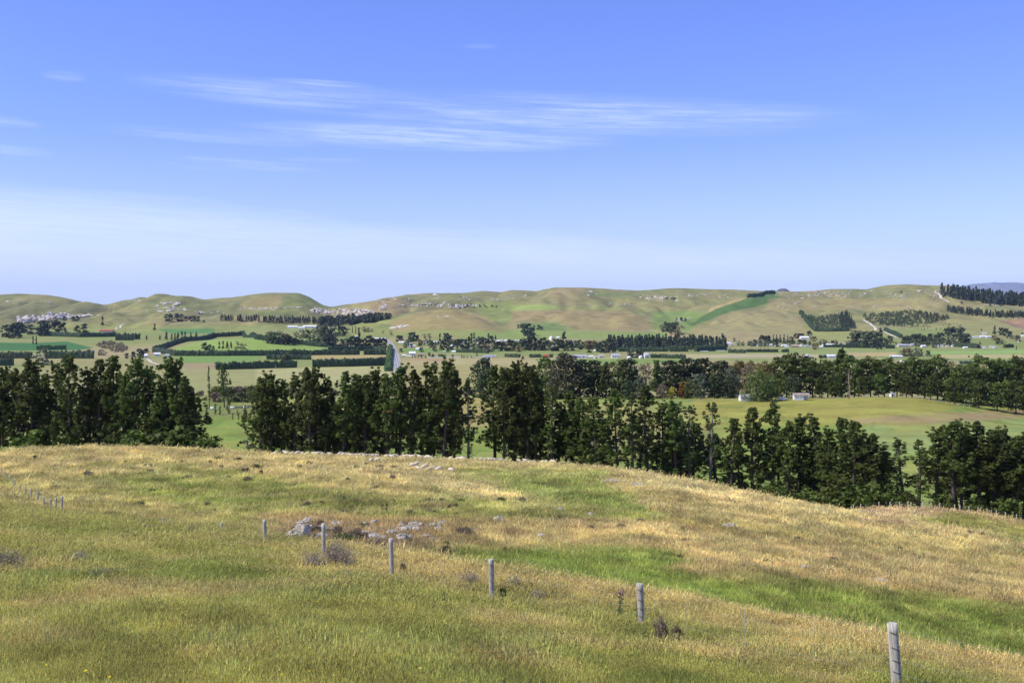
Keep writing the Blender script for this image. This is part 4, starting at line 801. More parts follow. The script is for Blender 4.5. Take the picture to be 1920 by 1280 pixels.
for q in sorted([(505, 643, 622, 'mid'), (512, 644, 620, 'mid'), (520, 645, 622, 'pale'), (527, 645, 618, 'twig'), (535, 645, 624, 'mid'), (543, 646, 628, 'mid'), (553, 646, 632, 'mid'), (580, 640, 630, 'dark'), (588, 640, 628, 'dark'), (597, 641, 632, 'dark'), (608, 648, 612, 'mid'), (614, 648, 606, 'pale'), (622, 640, 604, 'con'), (628, 632, 604, 'con'), (635, 630, 608, 'con'), (642, 630, 610, 'dark'), (650, 626, 612, 'twig'),
           (661, 652, 628, 'dark'), (640, 650, 634, 'mid'), (630, 650, 634, 'dark'), (648, 650, 634, 'pale'), (655, 650, 632, 'dark'), (668, 652, 630, 'dark'), (675, 652, 634, 'mid'), (684, 652, 634, 'dark'), (693, 652, 628, 'dark'), (700, 652, 632, 'dark'), (708, 652, 634, 'dark'), (716, 652, 632, 'dark'), (724, 652, 634, 'con'),
           (661, 624, 611, 'pop'), (667, 625, 611, 'pop'), (673, 645, 612, 'pop'), (683, 622, 612, 'pale'), (690, 622, 614, 'pale'), (696, 622, 614, 'twig'), (718, 625, 619, 'twig'), (733, 628, 619, 'twig'), (556, 632, 620, 'twig'), (566, 634, 618, 'pale'), (576, 633, 617, 'mid'), (600, 628, 610, 'mid')]): fartree(q[3], q[0], q[1], q[2], W4)
W5 = 'in the village right of the highway'
vt = [(747, 640, 628, 'mid'), (753, 638, 628, 'dark'), (770, 638, 622, 'mid'), (776, 640, 622, 'dark'), (782, 640, 628, 'dark'), (760, 652, 642, 'mid'), (752, 660, 652, 'mid'), (770, 652, 643, 'mid'), (790, 648, 638, 'rust'), (796, 634, 624, 'twig'), (806, 634, 623, 'twig'), (810, 652, 640, 'mid'), (790, 660, 650, 'dark'), (815, 659, 648, 'dark'), (840, 660, 651, 'dark'), (825, 640, 624, 'con'), (836, 640, 623, 'dark'), (843, 644, 628, 'dark'),
      (832, 656, 636, 'mid'), (845, 656, 638, 'mid'), (805, 668, 660, 'dark'), (812, 669, 663, 'mid'), (850, 645, 634, 'twig'), (857, 652, 634, 'dark'), (864, 652, 634, 'dark'), (872, 655, 635, 'dark'), (879, 655, 630, 'con'), (884, 652, 623, 'pop'), (889, 650, 622, 'pop'), (893, 658, 634, 'pale'), (900, 650, 630, 'dark'), (908, 658, 632, 'dark'), (916, 640, 624, 'con'), (921, 645, 628, 'dark'), (929, 640, 627, 'con'),
      (912, 660, 640, 'twig'), (920, 660, 644, 'twig'), (927, 658, 638, 'con'), (935, 658, 638, 'dark'), (943, 658, 640, 'dark'), (950, 657, 640, 'pop'), (957, 658, 636, 'dark'), (966, 658, 638, 'mid'), (972, 660, 648, 'rust'), (981, 656, 634, 'mid'), (990, 657, 634, 'dark'), (996, 657, 628, 'dark'), (1004, 657, 636, 'con'), (1012, 657, 636, 'dark'), (1020, 657, 632, 'dark'), (1027, 650, 636, 'dark'), (1034, 658, 640, 'mid'), (1040, 657, 634, 'dark'),
      (1047, 658, 634, 'dark'), (1057, 657, 621, 'con'), (1066, 658, 636, 'dark'), (1074, 657, 644, 'dark'), (1080, 650, 638, 'rust'), (1086, 655, 636, 'mid'), (1094, 650, 640, 'rust'), (1104, 655, 638, 'rust'), (1113, 655, 638, 'rust'), (1104, 661, 646, 'dark'), (1122, 660, 640, 'dark'), (1130, 661, 638, 'dark'), (1140, 661, 638, 'twig'), (1148, 661, 640, 'dark'),
      (1430, 645, 627, 'dark'), (1377, 640, 633, 'dark'), (1385, 648, 638, 'pale'), (1393, 648, 640, 'pale'), (1405, 648, 640, 'pale'), (1415, 646, 636, 'mid'), (1440, 646, 628, 'dark'), (1450, 642, 626, 'pop'), (1456, 645, 626, 'pop'), (1463, 644, 626, 'pop'), (1470, 644, 625, 'pop'), (1477, 644, 628, 'pop'), (1484, 642, 630, 'dark'), (1492, 634, 624, 'dark'), (1498, 634, 624, 'dark'), (1505, 634, 624, 'dark'), (1517, 632, 619, 'dark'),
      (1455, 650, 634, 'dark'), (1499, 646, 635, 'dark'), (1508, 646, 636, 'mid'), (1529, 655, 642, 'rust'), (1526, 640, 630, 'rust'), (1540, 640, 634, 'twig'), (1562, 648, 637, 'dark'), (1545, 645, 634, 'twig'), (1600, 648, 622, 'pale'), (1606, 650, 620, 'mid'), (1613, 650, 620, 'pale'), (1620, 650, 620, 'mid'), (1627, 652, 622, 'mid'), (1634, 652, 622, 'pale'), (1641, 650, 620, 'mid'), (1651, 648, 613, 'con'), (1648, 655, 640, 'dark'), (1658, 650, 632, 'mid'), (1668, 642, 628, 'mid'),
      (1580, 665, 648, 'con'), (1690, 668, 655, 'twig'), (1700, 668, 652, 'rust'), (1708, 668, 654, 'pale'), (1718, 668, 652, 'pale'), (1725, 668, 653, 'pale'), (1741, 668, 656, 'dark'), (1700, 648, 628, 'mid'), (1712, 646, 626, 'mid'), (1722, 644, 624, 'dark'), (1732, 645, 628, 'mid'), (1744, 640, 624, 'dark'), (1755, 640, 626, 'mid'), (1763, 642, 622, 'dark'), (1752, 652, 638, 'pale'),
      (1776, 630, 614, 'dark'), (1785, 634, 611, 'dark'), (1794, 634, 613, 'mid'), (1803, 636, 612, 'mid'), (1812, 644, 624, 'dark'), (1780, 648, 630, 'pale'), (1792, 648, 632, 'pale'), (1802, 648, 630, 'mid'), (1812, 648, 632, 'dark'), (1865, 628, 610, 'con'), (1877, 628, 613, 'dark'), (1886, 630, 614, 'dark'), (1893, 634, 620, 'dark'), (1864, 638, 628, 'rust'), (1872, 645, 632, 'mid'), (1880, 645, 636, 'pale'), (1898, 636, 626, 'twig'), (1908, 640, 628, 'mid'), (1906, 655, 648, 'con'), (1838, 645, 640, 'mid'), (1817, 642, 634, 'twig'), (1817, 670, 666, 'mid'), (1828, 670, 665, 'mid'), (1840, 620, 616, 'dark'), (1917, 628, 623, 'dark')]
for q in sorted(vt): fartree(q[3], q[0], q[1], q[2], W5)
W6 = 'on the lower hill slopes'
for q in [(972, 615, 608, 'dark'), (978, 614, 606, 'dark'), (984, 628, 605, 'dark'), (990, 630, 606, 'dark'), (996, 634, 612, 'dark'), (1001, 614, 609, 'dark'), (1010, 618, 608, 'dark'), (1016, 618, 611, 'dark'), (1243, 621, 605, 'twig'), (1250, 622, 603, 'mid'), (1258, 622, 604, 'mid'), (1266, 626, 603, 'mid'), (1274, 628, 606, 'twig'), (1268, 600, 595, 'dark'), (1277, 602, 594, 'dark'), (1285, 602, 595, 'dark'),
          (1690, 549, 544, 'dark'), (1803, 569, 564, 'dark'), (1857, 574, 569, 'dark'), (1876, 574, 570, 'dark')]: fartree(q[3], q[0], q[1], q[2], W6)
W7 = 'on the plain before the village'
for q in [(773, 671, 665, 'con'), (778, 671, 664, 'con'), (784, 671, 665, 'con'), (790, 671, 664, 'con'), (798, 671, 664, 'con'), (811, 670, 664, 'dark'), (849, 670, 664, 'dark'), (866, 671, 664, 'con'), (870, 671, 665, 'con'), (876, 671, 665, 'con'), (884, 671, 665, 'con'), (894, 668, 660, 'con'), (912, 693, 669, 'dark'), (1180, 671, 658, 'mid'), (1187, 671, 652, 'pale'), (1196, 671, 656, 'dark'), (1204, 671, 658, 'dark'), (980, 674, 667, 'dark')]: fartree(q[3], q[0], q[1], q[2], W7)

def hedge(pts, hpx, label, wid=5., m_=None, name='hedge', nz=.5):
    """clipped or shaggy shelterbelt following ground points; one thing with real width"""
    P3 = [at(x, y) for x, y in pts]; path = []
    for a_, b_ in zip(P3[:-1], P3[1:]):
        L_ = (b_ - a_).length; n = max(1, int(L_ / 2.6)); path += [a_.lerp(b_, i / n) for i in range(n)]
    path.append(P3[-1]); n = len(path); o = path[0]; V = []; prof = [(-.5, -.1), (-.54, .35), (-.47, .8), (-.2, 1.), (.2, 1.), (.47, .8), (.54, .35), (.5, -.1)]; g = np.random.default_rng(int(pts[0][0] * 7 + pts[0][1])); K = len(prof)
    for i, p in enumerate(path):
        t = (path[min(i + 1, n - 1)] - path[max(i - 1, 0)]); t.z = 0; t.normalize(); s_ = Vector((t.y, -t.x, 0)); z = zxy(p.x, p.y); H = hpx / F * p.y * (1 + g.normal(0, .07))
        for (u, v) in prof: V.append(np.array((p.x - o.x, p.y - o.y, z - o.z)) + np.array(s_) * (u * wid) + np.array((0, 0, v * H)) + g.normal(0, nz, 3) * (1 if v > 0 else .2))
    Fs = [(i * K + j, i * K + j + 1, (i + 1) * K + j + 1, (i + 1) * K + j) for i in range(n - 1) for j in range(K - 1)]; V = np.array(V); me = bpy.data.meshes.new('hedge')
    # leafy sprays over the surface
    idx = g.integers(0, len(V), int(len(V) * 2.2)); cent = V[idx] + g.normal(0, .5, (len(idx), 3)); top = cent[:, 2]; Vq, Fq = quads(cent, .9, g)
    Fs += [tuple(range(K)), tuple((n - 1) * K + K - 1 - j for j in range(K))]; me.from_pydata(np.concatenate([V, Vq]).tolist(), [], Fs + [tuple(q + len(V)) for q in Fq.tolist()] if False else Fs + [tuple(int(z_) + len(V) for z_ in q) for q in Fq]); me.materials.append(m_ or M_HEDGE); me.update()
    return tag(link(name, me, None, o), label, 'hedge', 'shelter hedges across the plain')
M_HLIT = leaf('sunlit_hedge_leaves', (.05, .10, .025), (.09, .15, .04), .1, (.10, .16, .045), .05)  # lighter copy of the hedge leaves, sunlight put into the colour
hedge([(-60, 686), (26, 685)], 13, 'dark clipped hedge stub at the left edge of the plain'); hedge([(-60, 672), (60, 672)], 12, 'dark hedge at far left behind the hedge stub'); hedge([(85, 672), (176, 672)], 14, 'dark hedge left of the long white-roofed shed')
hedge([(68, 656), (124, 655)], 8, 'short shaggy hedge beside the dark green crop', m_=M_HLIT); hedge([(85, 630), (150, 632), (216, 631)], 8, 'dark hedge in front of the red-roofed house'); hedge([(217, 638), (251, 638)], 13, 'bulky dark hedge block right of the red-roofed house'); hedge([(252, 636), (263, 636)], 11, 'small dark hedge block beside the bulky one', 6)
hedge([(288, 658), (310, 652), (345, 641), (400, 632), (455, 629)], 8, 'curving dark hedge climbing over the green rise'); hedge([(456, 629), (480, 636), (520, 641), (565, 646), (612, 651)], 9, 'dark hedge curving down the right of the green rise')
hedge([(288, 660), (330, 667), (420, 667), (560, 666), (674, 665)], 10, 'long dark hedge along the foot of the green rise', 6); hedge([(682, 665), (724, 665)], 10, 'dark hedge end next to the highway hedge'); hedge([(615, 658), (700, 657), (722, 658)], 8, 'dark hedge behind the long one by the highway')
hedge([(500, 674), (584, 674)], 9, 'dark hedge in the middle paddocks with a gap at left'); hedge([(405, 693), (516, 690)], 13, 'dark hedge behind the lone pines'); hedge([(518, 690), (556, 689)], 13, 'dark hedge piece right of the white gate'); hedge([(586, 688), (650, 687), (722, 685)], 14, 'thick dark hedge left of the highway')
hedge([(530, 678), (545, 668), (553, 664)], 10, 'brown-green hedge running away between paddocks', m_=M_OLV); hedge([(727, 696), (729, 676), (731, 664), (732, 654)], 8, 'tall green hedge along the left side of the highway', 8, M_HLIT)
hedge([(822, 669), (835, 669)], 5, 'small clipped hedge on the plain before the village', m_=M_HLIT); hedge([(855, 660), (915, 662)], 6, 'dark hedge at the village edge near the highway'); hedge([(948, 669), (974, 670)], 6, 'dark hedge left of the red shed'); hedge([(993, 670), (1015, 670)], 6, 'dark hedge touching the red shed'); hedge([(1030, 670), (1037, 670)], 6, 'short dark hedge right of the red shed')
hedge([(1220, 671), (1240, 671), (1284, 672)], 7, 'wedge-shaped dark hedge right of the white barn', 8); hedge([(1160, 659), (1253, 659)], 8, 'dark clipped hedge below the village wood', 6); hedge([(1256, 659), (1290, 659)], 11, 'square dark hedge block below the village wood', 10); hedge([(1304, 659), (1360, 657)], 10, 'dark hedge at the right end of the village wood', 8)
hedge([(1366, 661), (1396, 662)], 6, 'dark hedge left of the gateway on the plain'); hedge([(1398, 660), (1458, 660)], 5, 'low dark hedge in front of the village roofs'); hedge([(1466, 660), (1479, 660)], 5, 'stub of dark hedge in front of the village roofs'); hedge([(1545, 651), (1586, 651)], 5, 'dark hedge before the long pale school roofs'); hedge([(1586, 652), (1630, 652)], 9, 'dark hedge in front of the pale poplars')
hedge([(1661, 653), (1677, 653)], 6, 'short dark hedge left of the long pink-white building'); hedge([(1790, 650), (1812, 651), (1835, 653)], 8, 'bulky dark hedge on the plain at right', 9); hedge([(1883, 652), (1899, 651)], 6, 'dark hedge near the white marker at right')
hedge([(1403, 558), (1428, 554), (1452, 550)], 6, 'dark shelterbelt above the deep green crop on the hill', 10); hedge([(1501, 588), (1512, 602), (1522, 614), (1531, 621)], 7, 'left arm of the dark enclosure on the right hill', 10); hedge([(1532, 621), (1560, 621), (1592, 620)], 6, 'bottom edge of the dark enclosure on the right hill', 10)
hedge([(1536, 671), (1600, 671)], 5, 'dark hedge beside the pale farm sheds'); hedge([(1660, 620), (1680, 628), (1690, 633)], 6, 'dark hedge along the white track at right', 8)
hedge([(1800, 682), (1870, 683)], 5, 'dark hedge peeping over the second wood at right')

def wood(poly, n, hpx, label, ty='con', seed=1, qs=1.3, m_=None, name='wood'):
    """a plantation far off that reads as one mass: many crowns joined"""
    g = np.random.default_rng(seed); P_ = np.array(poly, float); x0, y0 = P_.min(0); x1, y1 = P_.max(0); V = []; Fs = []; base = 0; c = 0; tr = 0; O = at(P_[:, 0].mean(), P_[:, 1].mean())
    while c < n and tr < n * 30:
        tr += 1; x = g.uniform(x0, x1); y = g.uniform(y0, y1)
        if polymask(np.array([x]), np.array([y]), poly, .01)[0] < .5: continue
        b = at(x, y); H = hpx / F * b.y * g.uniform(.72, 1.12); R = H * (.24 if ty == 'con' else .5); k = 40 if ty == 'con' else 30
        t = g.random(k) ** .8; a_ = g.uniform(0, 6.28, k); rr = R * ((1.05 - t) if ty == 'con' else np.sqrt(np.clip(1 - (2 * t - .8) ** 2 / 1.5, .05, 1))) * g.uniform(.4, 1, k)
        cc = np.stack([np.cos(a_) * rr, np.sin(a_) * rr, t * H], 1) + np.array(b - O); nn = np.stack([np.cos(a_), np.sin(a_), a_ * 0 + .5], 1); Vq, Fq = quads(cc, qs * R / 3.2, g, nn, .7); V.append(Vq); Fs.append(Fq + base); base += len(Vq); c += 1
    me = mesh(name, np.concatenate(V), [np.concatenate(Fs)], [m_ or M_FARDARK]); return tag(link(name, me, None, O), label, None, None, 'stuff')
wood([(411, 602), (480, 604), (600, 609), (600, 603), (480, 600), (411, 599)], 150, 11, 'dark conifer plantation behind the long white sheds', seed=1); wood([(600, 612), (660, 610), (720, 602), (735, 597), (720, 597), (650, 602), (600, 604)], 150, 12, 'dark mixed plantation right of the white sheds', 'rnd', seed=2)
wood([(1132, 658), (1240, 658), (1362, 656), (1355, 648), (1240, 647), (1135, 650)], 260, 21, 'dark village wood of tall conifers and gums', seed=3, qs=1.5); wood([(1763, 556), (1800, 562), (1860, 571), (1925, 575), (1925, 566), (1860, 562), (1763, 549)], 220, 19, 'tall dark pine forest on the right skyline', seed=4, qs=1.5)
wood([(1775, 586), (1820, 592), (1860, 595), (1925, 597), (1925, 592), (1860, 589), (1775, 581)], 170, 10, 'dark pine belt across the right hillside', seed=5, qs=1.5)
wood([(1512, 592), (1540, 596), (1570, 592), (1582, 596), (1590, 618), (1535, 618), (1520, 606)], 260, 5, 'low olive plantation inside the dark enclosure', 'rnd', seed=6, m_=M_FARMID); wood([(1572, 596), (1588, 588), (1606, 618), (1578, 619)], 150, 10, 'dark pine block at the right of the enclosure', 'con', seed=7)
wood([(1616, 592), (1650, 588), (1720, 584), (1735, 592), (1752, 606), (1715, 612), (1640, 611), (1622, 600)], 330, 5, 'grey-green scrub wood on the right hill', 'rnd', seed=8, m_=M_FARMID); wood([(1715, 586), (1740, 590), (1780, 596), (1775, 600), (1752, 606), (1735, 598)], 120, 7, 'dark pines along the right of the scrub wood', 'con', seed=9)
wood([(178, 648), (200, 643), (225, 644), (240, 656), (225, 662), (200, 658)], 110, 6, 'brown-grey scrub patch among the left paddocks', 'rnd', seed=10, m_=M_BROWNL); wood([(580, 624), (600, 618), (640, 640), (600, 640)], 60, 7, 'bare orchard scrub left of the highway', 'rnd', seed=11, m_=M_FARPALE)
wood([(1750, 640), (1812, 644), (1812, 650), (1690, 650), (1700, 640)], 80, 9, 'mixed village trees below the right hill', 'rnd', seed=12, m_=M_FARMID)
wood([(750, 640), (950, 644), (1130, 650), (1130, 654), (950, 652), (750, 648)], 90, 7, 'low garden greenery between the village houses', 'rnd', seed=13, m_=M_FARMID); wood([(1440, 640), (1600, 644), (1690, 646), (1690, 650), (1440, 648)], 70, 6, 'low garden greenery between the right village houses', 'rnd', seed=14, m_=M_FARMID)
wood([(1400, 646), (1440, 645), (1440, 650), (1400, 650)], 30, 8, 'pale willows at the village edge', 'rnd', seed=15, m_=M_FARPALE)
wood([(1380, 700), (1450, 696), (1450, 704), (1380, 706)], 30, 20, 'rusty willow thicket behind the second wood', 'rnd', seed=16, m_=M_RUST)

# ------------------------------------------------------------------ far buildings
W_3 = ((-3.5, 1.5, 1.4, 1.2), (0, 1.5, 1.4, 1.2), (3.5, 1.5, 1.4, 1.2))
HS = {'white': gable(8, 14, 2.8, 2.0, M_WHITE, M_WHITER, wins=W_3), 'grey': gable(8, 13, 2.8, 2.2, M_WHITE, M_GREYR, wins=W_3), 'cream': gable(8, 13, 2.8, 2.2, M_CREAM, M_GREYR, wins=W_3), 'red': gable(8, 14, 2.6, 2.4, M_CREAM, M_REDR, wins=W_3), 'brown': gable(9, 14, 2.6, 2.8, M_BRICKW, M_BROWNR, wins=W_3), 'green': gable(8, 13, 2.6, 2.4, M_WHITE, M_GREENR, wins=W_3),
      'redshed': gable(8, 12, 3.6, 1.8, plain('red_wall', (.50, .06, .05), .6, .15, .5), M_REDR, door=(0, 3, 3))}
HL = {'white': ('house', 'white house with pale roof'), 'grey': ('house', 'white house with grey roof'), 'cream': ('house', 'cream house with grey roof'), 'red': ('house', 'cream house with red roof'), 'brown': ('house', 'brown-roofed brick house'), 'green': ('house', 'white house with green roof'), 'redshed': ('shed', 'red barn')}
hcount = {}
def house(ty, x, y, wpx, where, label=None, hs=None, rz=None):
    b = at(x, y); s_ = wpx / F * b.y / 14.; nm, look = HL[ty]; kk = (ty, where); hcount[kk] = hcount.get(kk, -1) + 1; lb = label or f'{look} {where}, {nth(hcount[kk])} of its kind'
    place(nm, HS[ty], b, lb, 'shed' if 'shed' in lb or 'barn' in lb else 'house', None if label else 'houses ' + where, random.uniform(-.35, .35) if rz is None else rz, (s_, max(.8, s_ * .8), hs or max(.9, min(1.3, s_))))
for q in sorted([(753, 643, 10, 'white'), (763, 642, 7, 'grey'), (771, 646, 7, 'cream'), (783, 656, 7, 'white'), (799, 643, 9, 'grey'), (815, 643, 10, 'white'), (768, 652, 6, 'cream'), (776, 650, 6, 'white'), (849, 650, 7, 'white'), (852, 652, 9, 'cream'), (851, 661, 7, 'white'), (833, 661, 5, 'grey'), (914, 640, 8, 'white'), (927, 640, 8, 'white'), (935, 641, 7, 'white'), (941, 640, 6, 'grey'), (949, 640, 8, 'white'), (957, 642, 9, 'grey'), (968, 640, 6, 'cream'), (976, 640, 7, 'white'), (984, 640, 8, 'white'), (990, 641, 6, 'grey'), (1030, 646, 6, 'grey'), (1037, 652, 6, 'cream'), (1073, 642, 7, 'cream'), (868, 644, 5, 'white'), (897, 646, 5, 'white'), (1046, 634, 6, 'white'), (1115, 659, 4, 'white')]): house(q[3], q[0], q[1], q[2], 'in the village by the highway', rz=None)
for q in sorted([(1334, 645, 6, 'white'), (1356, 643, 7, 'grey'), (1366, 645, 9, 'white'), (1372, 648, 7, 'cream'), (1424, 649, 10, 'grey'), (1436, 648, 9, 'white'), (1445, 648, 10, 'white'), (1456, 649, 6, 'cream'), (1470, 649, 9, 'white'), (1475, 651, 8, 'grey'), (1491, 651, 14, 'brown'), (1500, 650, 7, 'white'), (1512, 650, 8, 'cream'), (1523, 650, 6, 'green'), (1539, 652, 6, 'white'), (1546, 650, 10, 'white'), (1556, 649, 14, 'white'), (1577, 646, 8, 'cream'), (1590, 645, 9, 'grey'), (1598, 644, 7, 'white'), (1670, 650, 8, 'cream'), (1757, 650, 5, 'white'), (1766, 650, 5, 'grey'), (1776, 651, 6, 'cream'), (1787, 650, 6, 'green'), (1820, 634, 8, 'white'), (1830, 633, 10, 'grey'), (1843, 633, 12, 'white'), (1853, 633, 10, 'white'), (1846, 626, 9, 'grey'), (1836, 652, 7, 'brown'), (1845, 653, 6, 'grey'), (1859, 652, 9, 'grey'), (1866, 653, 6, 'cream'), (1918, 631, 6, 'white'), (1757, 637, 6, 'cream'), (1812, 647, 6, 'green')]): house(q[3], q[0], q[1], q[2], 'in the right-hand village')
house('white', 549, 615, 18, '', 'long white farm shed below the dark plantation, left one', 1.4, 0.05); house('white', 565, 616, 12, '', 'low white farm shed between its two longer neighbours', 1.1, .1); house('white', 581, 614, 24, '', 'long white farm shed below the dark plantation, right one', 1.4, 0.0)
house('red', 200, 622, 24, '', 'homestead with a long orange-red roof among the left trees', 1.3, .05); house('grey', 104, 629, 16, '', 'pale low house under the tall left trees', 1., .1); house('white', 165, 671, 15, '', 'long pale-roofed shed right of the dark hedge', .9, 0.); house('white', 295, 667, 11, '', 'white farmhouse beside the curving hedge', 1.3, .3); house('white', 274, 671, 6, '', 'small white shed left of the white farmhouse', 1.6, .2); house('grey', 314, 669, 8, '', 'grey shed right of the white farmhouse', 1.1, .1)
house('white', 667, 633, 9, '', 'pale house between the poplars left of the highway', 1., 0.); house('white', 711, 636, 22, '', 'long low white building where the highway meets the hills', .9, 0.); house('white', 678, 652, 16, '', 'long pale roof among the dark trees left of the highway', .9, 0.); house('grey', 658, 651, 7, '', 'small grey roof among the dark trees left of the highway', .9, 0.)
house('white', 773, 667, 12, '', 'white square farmhouse just right of the highway', 1.7, .1); house('white', 757, 668, 7, '', 'small white outbuilding beside the square farmhouse', .8, .1); house('brown', 789, 667, 10, '', 'low brown house right of the square farmhouse', 1., .1); house('grey', 918, 669, 26, '', 'long flat grey-roofed building on the plain', .7, .03)
house('redshed', 1024, 671, 11, '', 'bright red barn between dark hedges on the plain', 1.15, .05); house('grey', 1086, 671, 30, '', 'long silver-grey shed behind the second wood', 1.2, .02); house('white', 1108, 671, 8, '', 'white shed right of the long silver shed', .9, .2); house('cream', 1127, 671, 9, '', 'yellowish building between the silver sheds', 1.3, .1); house('cream', 1117, 672, 6, '', 'small mauve-shadowed shed beside the yellowish building', .8, .3); house('grey', 1154, 671, 17, '', 'pale blue-grey barn with a dark right end', 1.6, .05); house('white', 1179, 672, 5, '', 'tiny white shed under the plain trees', .9, .3); house('white', 1201, 672, 4, '', 'tiny white shed left of the white barn', 1.1, .3); house('white', 1211, 671, 10, '', 'steep white barn left of the wedge-shaped hedge', 1.9, .6)
house('white', 1510, 670, 10, '', 'white barn peeping over the second wood, left of the pair', 1.2, .6); house('grey', 1521, 671, 10, '', 'low grey lean-to right of the white barn', .7, .1); house('white', 1558, 671, 17, '', 'pale blue-white sheds peeping over the second wood', 1.3, .1); house('white', 1508, 636, 16, '', 'two-storey white homestead under dark trees on the slope', 1.7, .05)
house('cream', 1693, 650, 22, '', 'long pinkish-white building in the right village, left wing', 1.3, .03); house('cream', 1716, 649, 20, '', 'long pinkish-white building in the right village, right wing', 1.3, -.03); house('white', 1731, 651, 9, '', 'white shed at the right end of the pinkish building', 1.1, .3); house('white', 1680, 670, 22, '', 'low white sheds on the plain left of the pale trees', .8, .05); house('white', 1692, 682, 9, '', 'white-walled shed between the right pines', 1.2, .2); house('white', 1810, 653, 8, '', 'white truck-like shed before the bulky hedge', .8, .1)
mb = MB(); mb.box((0, 0, 2.6), (6, 12, 6)); rb = MB(); rb.add([(-3.3, -6.3, 5.6), (3.3, -6.3, 5.6), (3.3, 6.3, 5.6), (-3.3, 6.3, 5.6), (0, -6.3, 9.5), (0, 6.3, 9.5)], [(0, 1, 4), (1, 2, 5, 4), (2, 3, 5), (3, 0, 4, 5), (3, 2, 1, 0)])
sp_ = MB(); sp_.box((0, -7.2, 4.5), (2.4, 2.4, 10)); sp_.add([(-1.4, -8.6, 9.5), (1.4, -8.6, 9.5), (1.4, -5.8, 9.5), (-1.4, -5.8, 9.5), (0, -7.2, 15)], [(0, 1, 4), (1, 2, 4), (2, 3, 4), (3, 0, 4), (3, 2, 1, 0)])
place('church', [('wall', mb.mesh('church_wall', [M_WHITE])), ('roof', rb.mesh('church_roof', [M_WHITER])), ('tower', sp_.mesh('church_tower', [M_WHITE]))], at(1033, 637), 'white church with pointed roof above the village trees', 'church', None, .4, .9)
mb = MB(); mb.tube([(0, 0, 0), (0, 0, 3), (0, 0, 6)], [1.0, .7, .25], 8); place('monument', [('shaft', mb.mesh('shaft', [M_WHITE])), ], at(1909, 642), 'white pointed marker on the plain at far right', 'monument', None, 0, 1.2)

# ------------------------------------------------------------------ road, tracks, rails
def strip(pts, wid, name, label, m_, lift=.25, cat=None, kind='structure', off=0., D=None, parent=None, wfun=None):
    P3 = [at(x, y) for x, y in pts] if D is None else [G(x, d) for (x, y), d in zip(pts, D)]; path = []
    for a_, b_ in zip(P3[:-1], P3[1:]):
        n = max(1, int((b_ - a_).length / 12)); path += [a_.lerp(b_, i / n) for i in range(n)]
    path.append(P3[-1]); V = []
    for i, p in enumerate(path):
        t = (path[min(i + 1, len(path) - 1)] - path[max(i - 1, 0)]); t.z = 0; t.normalize(); s_ = Vector((t.y, -t.x, 0))
        for u in (-.5, .5): q = p + s_ * (u * wid + off); zz = max(zxy((p + s_ * v).x, (p + s_ * v).y) for v in (-wid * .6, 0, wid * .6)); V.append((q.x, q.y, zz + lift))
    n = len(path); me = mesh(name, V, [np.array([(2 * i, 2 * i + 1, 2 * i + 3, 2 * i + 2) for i in range(n - 1)])], [m_]); o = link(name, me, parent); 
    if parent is None: tag(o, label, cat, None, kind)
    return o
RP = [(748, 700), (746, 690), (743.5, 676), (740.5, 662), (736, 650), (730, 642), (722, 637), (712, 634)]
M_VERGE = plain('dry_verge', (.40, .36, .24), .95, .3, .05)
strip(RP, 15, 'verge', 'pale dry verges on both sides of the highway', M_VERGE, .45); rd = strip(RP, 8.5, 'road', 'straight grey highway running to the hills', M_ROAD, .62)
strip(RP, .5, 'centre_line', None, M_PAINT, .70, parent=rd); strip(RP, .3, 'edge_line', None, M_PAINT, .70, off=3.6, parent=rd); strip(RP, .3, 'edge_line', None, M_PAINT, .70, off=-3.6, parent=rd)
strip([(1619, 600), (1626, 604), (1634, 610), (1641, 615), (1642, 620)], 7, 'track', 'white gravel track winding down to the village', M_TRACK, .7); strip([(1658, 622), (1668, 627), (1676, 631), (1684, 634)], 6, 'track', 'white gravel track beside the hedge above the village', M_TRACK, .7)
strip([(1757, 549), (1762, 553), (1764, 559), (1770, 562), (1780, 568)], 9, 'track', 'white gravel track below the skyline forest', M_TRACK, .8); strip([(1592, 620), (1612, 620)], 14, 'track', 'pale loading strip beside the dark enclosure', M_TRACK, .8)
strip([(218, 617), (226, 611), (233, 608)], 6, 'track', 'pale track climbing the left paddocks', M_TRACK, .6); strip([(165, 588), (200, 589), (230, 590), (270, 592)], 7, 'track', 'pale track right of the limestone quarry', M_TRACK, .8)
strip([(1320, 670), (1440, 668), (1500, 668)], 14, 'track', 'wide pale airstrip-like track on the plain', M_TRACK, .5); strip([(1690, 676), (1925, 677)], 7, 'track', 'pale road line above the second wood at right', M_TRACK, .5)
strip([(276, 673), (285, 680), (298, 684)], 5, 'track', 'pale drive curving behind the left pines', M_TRACK, .5)
